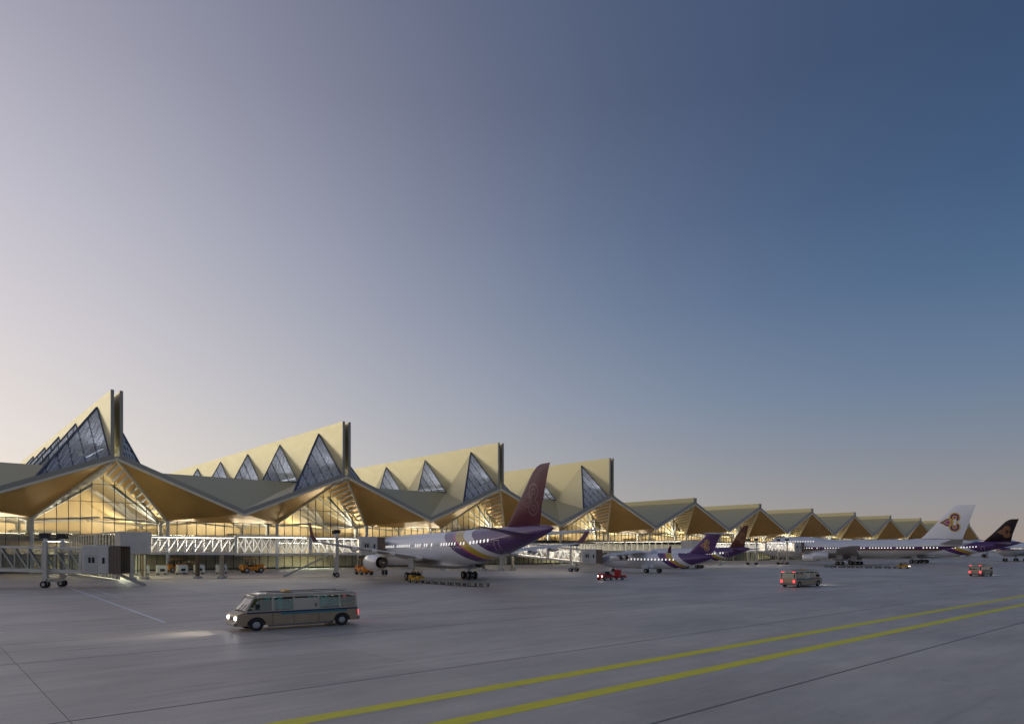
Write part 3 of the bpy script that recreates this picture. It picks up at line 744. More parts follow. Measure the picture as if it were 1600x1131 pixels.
PU = (.10, .04, .17); MG = (.45, .02, .25); GO = (.62, .42, .03); WH = (.84, .84, .86)
def fuselage(st, n=36):
    rings = []
    for x, ry, zc, rt, rb in st:
        rg = []
        for i in range(n):
            a = 2*math.pi*i/n; s = math.sin(a); rg.append((x, ry*math.cos(a), zc+(rt if s > 0 else rb)*s))
        rings.append(rg)
    return MB().loft(rings)
def fus_at(st, x):
    for a, b in zip(st[:-1], st[1:]):
        if b[0] <= x <= a[0]:
            t = (a[0]-x)/(a[0]-b[0]) if a[0] != b[0] else 0
            return [a[i]+(b[i]-a[i])*t for i in range(5)]
    return list(st[-1])
def smooth_st(st, sub=4):
    """Catmull-Rom refinement of fuselage stations"""
    out = []
    for i in range(len(st)-1):
        p0 = st[max(0, i-1)]; p1 = st[i]; p2 = st[i+1]; p3 = st[min(len(st)-1, i+2)]
        for k in range(sub):
            t = k/sub; q = [p1[0]+(p2[0]-p1[0])*t]
            for c in range(1, 5):
                d1 = (p2[0]-p1[0])
                m1 = ((p2[c]-p0[c])/(p2[0]-p0[0]))*d1 if p2[0] != p0[0] else 0
                m2 = ((p3[c]-p1[c])/(p3[0]-p1[0]))*d1 if p3[0] != p1[0] else 0
                t2, t3 = t*t, t*t*t
                q.append((2*t3-3*t2+1)*p1[c]+(t3-2*t2+t)*m1+(-2*t3+3*t2)*p2[c]+(t3-t2)*m2)
            for c in (1, 3, 4): q[c] = max(q[c], .02)
            out.append(tuple(q))
    out.append(st[-1]); return out
AF = [(0, 0), (.012, .22), (.05, .42), (.15, .75), (.32, 1), (.55, .85), (.8, .42), (1, .04)]
def foil(le, te, th, vert=False, up=1.0, lo=.7):
    """section points between leading and trailing edge; th = max half thickness; thickness along z, or y when vert"""
    le = Vector(le); te = Vector(te); p = []
    off = Vector((0, 1, 0)) if vert else Vector((0, 0, 1))
    for u, s in AF: p.append(le+(te-le)*u+off*(th*s*up))
    for u, s in reversed(AF[1:-1]): p.append(le+(te-le)*u-off*(th*s*lo))
    return p
def wing(parent, secs, side, m, name='wing'):
    rings = []
    for y, xl, xt, z, th in secs: rings.append(foil((xl, side*y, z), (xt, side*y, z-.02*(xl-xt)), th))
    if side < 0: rings = [list(reversed(r)) for r in rings]
    return MB().loft(rings).build(name, m, parent, True)
def engine(parent, x, y, z, r, L, rear='open', m=None):
    o = empty('engine', (x, y, z)); o.parent = parent
    MB().lathe([(L*.48, r*.80), (L*.5, r*.86), (L*.47, r*.95), (L*.3, r*1.0), (-.05*L, r*.99), (-.32*L, r*.86), (-.42*L, r*.78), (-.415*L, r*.72), (-.1*L, r*.74), (.2*L, r*.74), (L*.48, r*.80)], n=32).build('nacelle', m or NACEL, o, True)
    MB().lathe([(.1*L, r*.73), (.1*L, .01)], n=24).build('fan', TITAN, o, True)
    MB().lathe([(.15*L, r*.30), (0, r*.5), (-.3*L, r*.56), (-.46*L, r*.46), (-.52*L, r*.40), (-.52*L, r*.26), (-.72*L, .02)], n=24).build('exhaust_cone', TITAN, o, True)
    MB().lathe([(.30*L, .02), (.22*L, r*.2), (.1*L, r*.27)], n=20).build('spinner', BLACK, o, True)
    return o
def gear(parent, x, y, top, r, axles, wd=.42, gap=.7, name='main_gear', door=True, lean=0.):
    o = empty(name, (x, y, 0)); o.parent = parent
    MB().tube((0, 0, r), (0, 0, top), .22 if r > .6 else .13, None, 12).build('strut', WINGM, o, True)
    MB().tube((0, 0, r*1.6), (-.28*top*.6, 0, top), .09, None, 8).build('drag_brace', WINGM, o, True)
    for ax in axles:
        MB().tube((ax, -gap-.1, r), (ax, gap+.1, r), .10, None, 8).build('axle', WINGM, o)
        for s in (-1, 1): put_wheel(o, (ax, s*gap, r), r, wd, R(90), False)
    if len(axles) > 1: MB().bar((axles[0], 0, r), (axles[-1], 0, r), .3, .3).build('bogie_beam', WINGM, o)
    if door: MB().box(-1.1 if r > .6 else -.6, 1.1 if r > .6 else .6, (1 if y >= 0 else -1)*.32-.03, (1 if y >= 0 else -1)*.32+.03, top*.5, top).build('gear_door', WHITEP, o)
    return o
def windows(parent, st, xs, zw, w_, h_, side, m=None, name='cabin_windows', off=.015):
    mb = MB()
    for x in xs:
        q = []
        for dx, dz in ((-w_, -h_), (w_, -h_), (w_, h_), (-w_, h_)):
            s = fus_at(st, x+dx); zz = zw(x)+dz; e = (zz-s[2])/(s[3] if zz > s[2] else s[4]); e = max(-1, min(1, e))
            q.append((x+dx, side*(s[1]*math.sqrt(max(0, 1-e*e))+off), zz))
        mb.poly(q)
    return tag(mb.build(name, m or WINL, parent), kind='stuff')
def doors(parent, st, xs, zc, w_, h_, side):
    for x in xs:
        mb = MB()
        for (x0, x1, z0, z1) in ((x-w_, x-w_+.07, zc-h_, zc+h_), (x+w_-.07, x+w_, zc-h_, zc+h_), (x-w_, x+w_, zc+h_-.07, zc+h_), (x-w_, x+w_, zc-h_, zc-h_+.07)):
            n = 6; 
            for i in range(n):
                za = z0+(z1-z0)*i/n; zb = z0+(z1-z0)*(i+1)/n; q = []
                for xx_, zz in ((x0, za), (x1, za), (x1, zb), (x0, zb)):
                    s = fus_at(st, xx_); e = max(-1, min(1, (zz-s[2])/(s[3] if zz > s[2] else s[4]))); q.append((xx_, side*(s[1]*math.sqrt(1-e*e)+.012), zz))
                mb.poly(q)
        mb.build('door_outline', PANEL, parent)
def fin_part(parent, prof, m, name='tail_fin'):
    """prof = [(xLE, xTE, z, half thickness)] bottom to top"""
    return MB().loft([foil((a, 0, z), (b, 0, z), t, True, 1, 1) for a, b, z, t in prof]).build(name, m, parent, True)
def fin_half(prof, x, z):
    for p, q in zip(prof[:-1], prof[1:]):
        if p[2] <= z <= q[2]:
            t = (z-p[2])/(q[2]-p[2]); a = p[0]+(q[0]-p[0])*t; b = p[1]+(q[1]-p[1])*t; th = p[3]+(q[3]-p[3])*t
            u = max(0, min(1, (a-x)/(a-b)))
            for (u0, s0), (u1, s1) in zip(AF[:-1], AF[1:]):
                if u0 <= u <= u1: return th*(s0+(s1-s0)*(u-u0)/(u1-u0))
    return .05
def emblem(fin, prof, cx, cz, s, cols, lines=False):
    """orchid-like mark: a drop pointing forward with two curled lobes behind it, on both sides of the fin"""
    gold, drop, lobe = cols
    def strip(pts_in, pts_out, m, nm, off):
        if lines and nm != 'emblem_outline': return
        for side in (1, -1):
            v = []; f = []
            for (xa, za), (xb, zb) in zip(pts_in, pts_out):
                for X, Z in ((xa, za), (xb, zb)):
                    wx, wz = cx+X*s, cz+Z*s; v.append((wx, side*(fin_half(prof, wx, wz)+off), wz))
            for i in range(len(pts_in)-1): f.append((2*i, 2*i+2, 2*i+3, 2*i+1))
            MB().add(v, f).build(nm, m, fin)
    def ring(c, r0, r1, a0, a1, m, nm, off, sq=1.0):
        n = 22; A = [R(a0+(a1-a0)*i/n) for i in range(n+1)]
        strip([(c[0]+r0*math.cos(a), c[1]+r0*sq*math.sin(a)) for a in A], [(c[0]+r1*math.cos(a), c[1]+r1*sq*math.sin(a)) for a in A], m, nm, off)
    def dropo(k0, k1, m, nm, off):
        n = 26; a_, b_ = [], []
        for i in range(n+1):
            t = 2*math.pi*i/n; rr = lambda k: (.30+k*(.50*math.cos(t)+(.22 if math.cos(t) > .85 else 0)*(math.cos(t)-.85)/.15), k*.42*math.sin(t)*(1-.35*max(0, math.cos(t))))
            a_.append(rr(k0)); b_.append(rr(k1))
        strip(a_, b_, m, nm, off)
    dropo(.0, .45, drop, 'emblem_heart', .03); dropo(.45, .60, gold, 'emblem_outline', .035); dropo(.60, .95, lobe, 'emblem_petal', .03); dropo(.95, 1.12, gold, 'emblem_outline', .035)
    for q in (1, -1):
        c = (-.34, q*.50)
        ring(c, .0, .12, 0, 360, drop, 'emblem_curl', .03); ring(c, .12, .22, 0, 360, gold, 'emblem_outline', .035)
        ring(c, .22, .42, 90*q-150, 90*q+150, lobe, 'emblem_curl', .03); ring(c, .42, .53, 90*q-165, 90*q+165, gold, 'emblem_outline', .035)
def lettering(parent, txt, x, z, size, m, st, side=1):
    cu = bpy.data.curves.new('title', 'FONT'); cu.body = txt; cu.size = size; cu.extrude = .01; cu.shear = .25
    o = bpy.data.objects.new('title_lettering', cu); COL.objects.link(o); cu.materials.append(m); o.parent = parent
    s = fus_at(st, x); e = (z+size*.35-s[2])/s[3]; y = s[1]*math.sqrt(max(0, 1-e*e))
    tilt = math.asin(max(-1, min(1, e)))
    dg = bpy.context.evaluated_depsgraph_get(); me = bpy.data.meshes.new_from_object(o.evaluated_get(dg)); bpy.data.objects.remove(o); o = ob('title_lettering', me, parent)
    o.matrix_local = Matrix.Translation((x, side*(y+.03), z)) @ Matrix(((-side, 0, 0, 0), (0, 0, side, 0), (0, 1, 0, 0), (0, 0, 0, 1))).to_4x4() @ Matrix.Rotation(-tilt, 4, 'X')
    return o

def widebody(loc, yaw, label, name='passenger_jet', sx=1., sr=1., sp_=1., emcols=(EMD, EMD, EMD), wl=True, title=None, k='', finm=None):
    r = empty(name, loc, yaw, label, 'airplane', 'parked airliners')
    tl = .012
    base = [(31.5, .03, 4.55, .03, .03), (31.1, .75, 4.6, .7, .75), (30.2, 1.38, 4.75, 1.3, 1.35), (28.6, 2.05, 4.98, 2.0, 2.0), (26.3, 2.58, 5.18, 2.55, 2.5), (23.2, 2.84, 5.3, 2.84, 2.84), (18, 2.86, 5.3, 2.86, 2.86), (5, 2.86, 5.3, 2.86, 2.86), (-6, 2.86, 5.3, 2.86, 2.86),
            (-11, 2.78, 5.36, 2.80, 2.72), (-16, 2.5, 5.6, 2.56, 2.38), (-21, 2.05, 6.02, 2.14, 1.95), (-26, 1.45, 6.62, 1.52, 1.4), (-30, .86, 7.12, .96, .86), (-32.6, .42, 7.42, .46, .42), (-33.4, .12, 7.5, .14, .12)]
    st = smooth_st([(x*sx, a*sr, (z-tl*x)*sr, t*sr, b*sr) for x, a, z, t, b in base])
    lv = livery('livery_'+k, WH, [(0, PU), (3.2*sx, MG), (3.9*sx, GO), (6.7*sx, WH), (9.4*sx, PU)], -4.0*sx, 8.2*sr, 1.45*sx/sr, .14*sx/sr**2)
    # the sweep runs aft with falling height, so its sign follows u = off - x - sweep
    fu = fuselage(st).build('fuselage', lv, r, True)
    zw = lambda x: (5.95-tl*x/sr*1.0)*sr if x > -14*sx else (5.95-tl*x+.05*max(0, (-14*sx-x)))*sr
    xs = [x*.95*max(.8, sx) for x in range(-60, 60)]
    rn = random.Random(5)
    xs = [x for x in xs if rn.random() > .09 and -20.5*sx < x < 26*sx and not (-5.2*sx < x < -2.6*sx) and not (13.5*sx < x < 15*sx)]
    for s in (1, -1):
        windows(fu, st, xs, zw, .16, .22, s)
        doors(fu, st, [22.8*sx, 14.2*sx, -3.9*sx, -22*sx], 5.5*sr, .55*sr, 1.05*sr, s)
        windows(fu, st, [27.6*sx, 28.3*sx, 28.9*sx], lambda x: 5.75*sr, .28*sx, .26*sr, s, BLACK, 'cockpit_panes')
        secs = [(1.2, 12.5, -3.2, 3.6, .62), (2.9, 10.2, -3.4, 3.75, .60), (9.0, 4.6, -4.2, 4.55, .40), (16.5, -.9, -6.9, 5.45, .25), (23.6, -6.0, -8.6, 6.3, .12)]
        secs = [(y*sp_, a*sx, b*sx, z*sr, t*sr) for y, a, b, z, t in secs]
        wg = wing(r, secs, s, WINGM)
        if wl:
            ws = [(23.6, -6.0, -8.6, 6.3), (24.3, -7.0, -8.9, 7.1), (24.9, -8.5, -9.6, 8.9)]
            MB().loft([foil((a*sx, s*y*sp_, z*sr), (b*sx, s*y*sp_, z*sr), .07*sr, True, 1, 1) for y, a, b, z in ws]).build('winglet', PURP, wg, True)
        for y, x0, z in ((6.2, -3.9, 4.0), (11.2, -5.0, 4.6), (14.6, -6.2, 5.05), (18.0, -7.4, 5.45)):
            n_ = 12; L_ = 2.6
            rg = []
            for i in range(7):
                u = i/6; q = .42*math.sin(math.pi*(u*.86+.08))
                rg.append([((x0+L_*.55-L_*u*1.3)*sx, (s*y)*sp_+q*.7*math.cos(2*math.pi*j/n_)*sr, (z-.25+q*math.sin(2*math.pi*j/n_))*sr) for j in range(n_)])
            MB().loft(rg).build('flap_fairing', WINGM, wg, True)
        ey = 9.4*sp_; en = engine(r, 6.4*sx, s*ey, 2.95*sr, 1.45*sr, 6.4*sx)
        MB().loft([foil((3.0*sx, 0, .9*sr), (-4.0*sx, 0, .9*sr), .22, True, 1, 1), foil((0.4*sx, 0, 1.75*sr), (-4.4*sx, 0, 1.6*sr), .2, True, 1, 1)]).build('pylon', WINGM, en, True)
        wing(r, [(a*sp_, b*sx, c*sx, d*sr, e*sr) for a, b, c, d, e in ((.5, -24.0, -30.2, 7.15, .30), (1.6, -25.1, -30.4, 7.25, .26), (9.7, -30.4, -32.9, 8.0, .09))], s, PURPW, 'tailplane')
        gear(r, 0, s*5.35*sp_, 4.2*sr, .70*sr, (-.95*sr, .95*sr), .45*sr, .62*sr)
    pr = [(-17.0, -30.6, 7.9, .04), (-21.6, -30.4, 8.25, .42), (-24.4, -30.9, 11.0, .32), (-28.6, -32.4, 15.6, .17), (-29.7, -32.7, 16.3, .12), (-30.6, -32.85, 16.55, .05)]
    pr = [(a*sx, b*sx, z*sr, t*sr) for a, b, z, t in pr]
    fn = fin_part(r, pr, finm or PURP)
    emblem(fn, pr, -28.4*sx, 11.9*sr, 2.15*sr, emcols, emcols[0] is EMD)
    gear(r, 27.2*sx, 0, 3.4*sr, .53*sr, (0,), .3, .36, 'nose_gear', False)
    bel = [(x*sx, 2.3*sr*w_, 2.6*sr, .9*sr*w_, .62*sr*w_) for x, w_ in ((11.5, .1), (9, .8), (5, 1), (-3, 1), (-6.5, .8), (-9.5, .1))]
    fuselage(smooth_st(bel), 24).build('belly_fairing', WINGM, r, True)
    MB().bar((-4*sx, 0, 8.22*sr), (-11*sx, 0, 8.25*sr), .5, .35).build('antenna_hump', BLACK, r)
    if title: lettering(fu, title, 20.6*sx, 6.35*sr, 2.3, TITLE, st)
    return r
TITLE = mat('title_purple', (.10, .05, .22), .4)
PURPW = mat('tailplane_purple', (.13, .06, .12), .28, .3, coat=.5)
FIND = mat('fin_black_plum', (.020, .009, .012), .4, spec=.25); FINB = mat('fin_dark_brown', (.13, .05, .035), .4, spec=.25); EMB = mat('emblem_bronze', (.22, .09, .03), .4)
J1 = widebody((68.5, 96.0, 0), R(90-10), 'large twin engined airliner with plum tail fin docked at the nearest lit bridge', title='Thai', k='a')
J5 = widebody((303, 97.0, 0), R(90), 'dark tailed airliner parked behind the white jumbo', emcols=(EMB, EMB, EMB), k='b', finm=FIND)
J3 = widebody((165, 110.5, 0), R(90), 'smaller airliner with brown purple tail partly hidden behind the T tail jet', sx=.53, sr=.70, sp_=.68, emcols=(EMB, EMB, EMB), k='c', finm=FINB)

def jumbo(loc, yaw, label, emb=True, k='', group='parked airliners'):
    r = empty('jumbo_jet', loc, yaw, label, 'airplane', group)
    base = [(33.5, .04, 4.9, .04, .04), (33.0, .9, 5.0, .95, .9), (31.8, 1.75, 5.3, 2.1, 1.7), (29.8, 2.5, 5.45, 3.3, 2.45), (27.4, 2.95, 5.5, 4.15, 2.95), (24.5, 3.18, 5.5, 4.5, 3.2), (16, 3.25, 5.5, 4.55, 3.25), (12, 3.25, 5.5, 4.25, 3.25), (8, 3.25, 5.5, 3.55, 3.25), (5, 3.25, 5.5, 3.27, 3.25), (-8, 3.25, 5.5, 3.25, 3.25),
            (-14, 3.12, 5.6, 3.15, 3.0), (-20, 2.75, 5.95, 2.8, 2.55), (-26, 2.15, 6.5, 2.2, 1.95), (-31, 1.45, 7.05, 1.5, 1.3), (-35, .75, 7.5, .8, .7), (-36.8, .2, 7.7, .22, .2)]
    st = smooth_st(base)
    fu = fuselage(st).build('fuselage', cheat('cheatline_'+k, WH, 5.45, 6.35), r, True)
    rnd = random.Random(3); xs = [x*.95 for x in range(-29, 31)]
    xs = [x for x in xs if abs(x-20) > .7 and abs(x-9) > .7 and abs(x+4) > .7 and abs(x+15) > .7 and rnd.random() > .10]
    for s in (1, -1):
        windows(fu, st, xs, lambda x: 5.92, .17, .20, s)
        windows(fu, st, [12.2+.95*i for i in range(12)], lambda x: 8.35, .15, .2, s)
        windows(fu, st, [29.4, 28.6, 27.8], lambda x: 8.2, .3, .25, s, BLACK, 'cockpit_panes')
        doors(fu, st, [20, 9, -4, -15], 5.5, .6, 1.1, s)
        secs = [(1.4, 14.5, -4.0, 3.5, .75), (3.3, 12.6, -4.4, 3.7, .72), (12, 4.8, -7.0, 4.8, .45), (22, -4.6, -10.6, 5.7, .26), (30.5, -12.4, -15.4, 6.5, .12)]
        wg = wing(r, secs, s, WINGM)
        for (x, y, z) in ((8.6, 11.8, 2.45), (.6, 21.0, 3.3)):
            en = engine(r, x, s*y, z, 1.32, 5.6, m=NACEL)
            MB().loft([foil((2.2, 0, .9), (-4.4, 0, .9), .2, True, 1, 1), foil((-1.4, 0, 2.2), (-4.8, 0, 2.0), .2, True, 1, 1)]).build('pylon', WINGM, en, True)
        wing(r, [(.8, -27.2, -34.4, 7.0, .34), (2.2, -28.6, -34.6, 7.2, .3), (11, -34.6, -37.4, 8.5, .1)], s, WINGM, 'tailplane')
        gear(r, 1.5, s*5.5, 4.2, .62, (-.8, .8), .4, .56); gear(r, -1.8, s*1.9, 3.2, .62, (-.8, .8), .4, .56)
    pr = [(-18.0, -34.2, 8.7, .05), (-22.5, -34.2, 9.0, .45), (-31.4, -37.6, 18.9, .16), (-32.2, -37.8, 19.4, .08)]
    fn = fin_part(r, pr, WHITEP)
    if emb: emblem(fn, pr, -31.0, 14.0, 3.0, (EMG, EMM, EMP))
    gear(r, 25.2, 0, 3.2, .55, (0,), .32, .4, 'nose_gear', False)
    return r
J4 = jumbo((249, 101.5, 0), R(90), 'white four engined jumbo with purple window stripe and gold flower tail', k='a')
J6 = jumbo((398, 84.0, 0), R(180), 'pale grey airliner cut by the right edge far down the apron', False, 'b')

def highwing(loc, yaw, label):
    r = empty('regional_jet', loc, yaw, label, 'airplane', 'parked airliners')
    base = [(16.4, .03, 2.3, .03, .03), (16.1, .5, 2.35, .5, .48), (15.2, 1.0, 2.45, 1.05, .95), (13.6, 1.48, 2.6, 1.55, 1.45), (11.6, 1.74, 2.7, 1.76, 1.72), (9, 1.78, 2.7, 1.78, 1.78), (-4, 1.78, 2.7, 1.78, 1.78), (-8, 1.6, 2.85, 1.65, 1.5), (-11.5, 1.15, 3.2, 1.22, 1.0), (-14.4, .55, 3.55, .65, .5), (-15.2, .2, 3.7, .3, .2)]
    st = smooth_st(base)
    lv = livery('livery_h', WH, [(0, PU), (1.6, MG), (2.0, GO), (3.6, WH), (5.4, PU)], -1.6, 4.5, 1.0, .12)
    fu = fuselage(st, 32).build('fuselage', lv, r, True)
    for s in (1, -1):
        windows(fu, st, [x*.95 for x in range(-7, 10)], lambda x: 3.05, .14, .19, s)
        windows(fu, st, [13.9, 14.4], lambda x: 3.2, .22, .2, s, BLACK, 'cockpit_panes')
        doors(fu, st, [11.6, -7.6], 2.75, .45, .9, s)
        wg = wing(r, [(.3, 6.2, 1.6, 4.75, .34), (1.8, 6.0, 1.5, 4.7, .32), (13.2, 2.6, .4, 4.0, .1)], s, WINGM)
        for x, y in ((5.2, 4.3), (4.0, 7.8)):
            en = engine(r, x, s*y, 3.35, .68, 2.9)
            MB().loft([foil((.9, 0, .5), (-1.6, 0, .5), .12, True, 1, 1), foil((.3, 0, 1.1), (-1.8, 0, 1.0), .12, True, 1, 1)]).build('pylon', WINGM, en, True)
        wing(r, [(.1, -14.6, -17.2, 8.45, .24), (5.6, -15.8, -17.4, 8.45, .13)], s, PURPW, 'tailplane')
        gear(r, 0, s*2.35, 1.9, .50, (0,), .3, .28)
        MB().bevbox(-1.4, 1.9, *sorted((s*1.0, s*2.1)), .95, 1.75, .25).build('gear_sponson', WHITEP, r)
    pr = [(-7.6, -15.0, 4.3, .05), (-9.6, -15.4, 4.6, .25), (-13.9, -17.2, 8.45, .14)]
    fn = fin_part(r, pr, PURPF)
    emblem(fn, pr, -13.6, 6.1, 1.18, (EMG, EMM, EMP))
    gear(r, 11.6, 0, 1.6, .38, (0,), .2, .2, 'nose_gear', False)
    MB().bevbox(-.5, 7.5, -1.2, 1.2, 4.2, 4.95, .3).build('wing_fairing', WHITEP, r)
    return r
PURPF = mat('fin_violet', (.13, .05, .20), .26, .2, coat=.5)
J2 = highwing((125.5, 94.3, 0), R(90), 'small T tail jet with four engines under a high wing and violet flower fin')

# ------------------------------------------------------------------ ground vehicles
def minibus(loc, yaw, label, spots=True):
    r = empty('crew_minibus', loc, yaw, label, 'minibus', 'crew minibuses on the apron road')
    r.scale = (1.06, 1, .90)
    L, hw = 3.75, 1.08
    b = MB()
    prof = [(3.75, .38), (3.78, .75), (3.72, 1.15), (3.35, 1.32), (-3.72, 1.32), (-3.76, .8), (-3.7, .38)]
    rings = []
    for y, k_ in ((-hw, .97), (-hw*.97, 1), (hw*.97, 1), (hw, .97)):
        rings.append([(x*(1 if abs(y) < hw else .992), y, z if k_ == 1 else .38+(z-.38)*.985) for x, z in prof])
    b.loft(rings); b.build('lower_body', TAN, r)
    cb = MB()
    for sy in (-1, 1):
        def q(x, z): return (x, sy*(hw*.97*(1-.08*(z-1.325))), z)
        for xa, xb_, wd_ in ((3.28, 2.72, .11), (1.68, 1.68, .12), (.40, .40, .10), (-1.15, -1.15, .10), (-2.52, -2.52, .10), (-3.64, -3.60, .14)):
            cb.bar(q(xa, 1.30), q(xb_, 2.40), wd_, .07, (0, 1, 0))
        cb.bar(q(2.72, 2.36), q(-3.62, 2.36), .10, .16); cb.bar(q(3.25, 1.33), q(-3.66, 1.33), .08, .10)
    cb.bar((2.72, -.95, 2.37), (2.72, .95, 2.37), .12, .10); cb.bar((-3.62, -.95, 2.37), (-3.62, .95, 2.37), .12, .10); cb.bar((-3.66, -1.0, 1.36), (-3.66, 1.0, 1.36), .1, .12)
    cb = cb.build('cabin', CREAM, r)
    for xs_ in (1.6, .2, -1.0, -2.2):
        for ys_ in (-.5, .5):
            st_ = MB().bevbox(xs_-.25, xs_+.22, ys_-.36, ys_+.36, 1.0, 1.45, .06).bevbox(xs_-.34, xs_-.22, ys_-.34, ys_+.34, 1.35, 2.0, .05).bevbox(xs_-.33, xs_-.25, ys_-.16, ys_+.16, 2.0, 2.18, .03).build('seat', SEATB, r)
    MB().tube((2.25, .48, 1.3), (2.0, .48, 1.62), .03, None, 8).build('steering_column', BLACK, r)
    MB().bevbox(2.3, 3.15, -.95, .95, 1.2, 1.40, .06).build('dashboard', BLACK, r)
    MB().bevbox(-3.5, 2.5, -.95, .95, 2.40, 2.52, .05).build('roof', CREAM, r)
    rk = MB(); 
    for x in (-2.8, -1.2, .4, 1.8): rk.bar((x, -.8, 2.58), (x, .8, 2.58), .06)
    for y in (-.8, .8): rk.bar((-3, y, 2.60), (2, y, 2.60), .06)
    rk.build('roof_rack', PANELD, r)
    for s in (1, -1):
        def wy(z): return s*(hw*.985*(1-.08*(z-1.325)/1.0)+.012)
        for x0, x1, sl, wm_ in ((1.75, 2.95, .42, GG), (.45, 1.62, 0, TG), (-2.47, -1.2, 0, TG), (-3.56, -2.57, 0, GG)):
            z0, z1 = 1.42, 2.12
            MB().slab([(x0, wy(z0), z0), (x1, wy(z0), z0), (x1-sl, wy(z1), z1), (x0, wy(z1), z1)], (0, s*.015, 0)).build('side_window', wm_, cb)
        MB().slab([(-1.1, wy(1.36), 1.36), (.35, wy(1.36), 1.36), (.35, wy(2.16), 2.16), (-1.1, wy(2.16), 2.16)], (0, s*.02, 0)).build('side_door', CREAM, r)
        MB().bar((-.95, s*(hw+.03), 1.5), (-.95, s*(hw+.03), 1.75), .05).build('door_handle', BLACK, r)
        MB().box(-3.70, 3.2, *sorted((s*hw*.985, s*hw*1.012)), 1.20, 1.31).build('side_stripe', NAVY, r)
        MB().box(-3.0, 1.2, *sorted((s*hw*.985, s*hw*1.010)), 1.06, 1.19).build('teal_stripe', TEAL, r)
        for x in (2.65, -2.65):
            put_wheel(r, (x, s*(hw-.10), .42), .42, .30, R(90))
            ar = MB(); n = 12
            for i in range(n):
                a0, a1 = math.pi*i/n, math.pi*(i+1)/n
                ar.add([(x+.50*math.cos(a), s*(hw+.005+dy), .42+.50*math.sin(a)) for a in (a0, a1) for dy in (-.25, .03)], [(0, 1, 3, 2)])
                ar.add([(x+q*math.cos(a), s*(hw+.022), .42+q*math.sin(a)) for a in (a0, a1) for q in (.42, .54)], [(0, 1, 3, 2)])
            ar.build('wheel_arch', BLACK, r)
        MB().bevbox(3.66, 3.80, s*.78-.18, s*.78+.18, .78, 1.02, .03).build('headlight', HEADL, r)
        MB().bevbox(-3.80, -3.70, s*.88-.14, s*.88+.14, .72, 1.12, .03).build('tail_light', TAILL, r)
        MB().bevbox(-3.68, -3.58, s*.80-.20, s*.80+.20, 2.26, 2.36, .03).build('marker_light', TAILL, r)
        MB().bevbox(2.5, 2.65, s*(hw+.10)-.1, s*(hw+.10)+.1, 1.5, 1.85, .03).build('mirror', BLACK, r)
        if spots:
            ld = bpy.data.lights.new('headlight_beam', 'SPOT'); ld.energy = 300; ld.spot_size = R(85); ld.spot_blend = 1.0; ld.color = (1, .95, .85); ld.shadow_soft_size = .12
            lo_ = bpy.data.objects.new('headlight_beam', ld); COL.objects.link(lo_); lo_.parent = r; lo_.location = (3.9, s*.78, .9)
            lo_.rotation_euler = Vector((-1, 0, .05)).to_track_quat('Z', 'Y').to_euler()
    MB().slab([(3.27, -.9, 1.4), (3.27, .9, 1.4), (2.80, .82, 2.18), (2.80, -.82, 2.18)], (.035, 0, .02)).build('windscreen', WG, cb)
    MB().slab([(-3.70, -.85, 1.45), (-3.70, .85, 1.45), (-3.645, .8, 2.15), (-3.645, -.8, 2.15)], (-.02, 0, 0)).build('rear_window', GG, cb)
    MB().bevbox(3.70, 3.80, -.5, .5, .74, .98, .02).build('grille', BLACK, r)
    for y_ in (-.35, .25): MB().bar((3.32, y_, 1.40), (3.08, y_+.35, 1.80), .03).build('wiper', BLACK, r)
    MB().bevbox(.4, .8, -.45, .45, 2.60, 2.72, .03).build('beacon_bar', YEL, r)
    for sy in (-1, 1):
        for x_ in (1.70, .42, -1.13): MB().box(x_-.012, x_+.012, *sorted((sy*hw*.99, sy*hw*1.004)), .42, 1.19).build('panel_gap', BLACK, r)
        MB().bevbox(-1.95, 1.95, *sorted((sy*(hw-.12), sy*(hw+.01))), .24, .40, .03).build('side_skirt', PANELD, r)
        MB().bar((2.72, sy*(hw-.06), 1.62), (2.6, sy*(hw+.12), 1.72), .04).build('mirror_arm', BLACK, r)
    MB().bevbox(3.68, 3.9, -1.0, 1.0, .38, .66, .06).build('front_bumper', PANELD, r)
    MB().bevbox(-3.92, -3.7, -1.0, 1.0, .38, .62, .06).build('rear_bumper', PANELD, r)
    return r
SEATB = mat('seat_blue', (.05, .09, .12), .7, 0, .1, 6)
TG = glass('teal_window', (.30, .62, .60), .10); GG = glass('green_window', (.32, .36, .24), .10); WG = glass('clear_window', (.62, .68, .64), .08)
WTINT = mat('tinted_window', (.04, .085, .085), .08, .0, coat=.6)
minibus((19.0, 43.2, 0), R(180-4), 'cream minibus with teal stripe driving towards the left edge, nearest vehicle')
minibus((93.5, 44.8, 0), R(0), 'minibus seen from behind with red tail lights near the jumbo engines')
minibus((159.5, 40, 0), R(0), 'farthest minibus with red tail lights near the right edge')

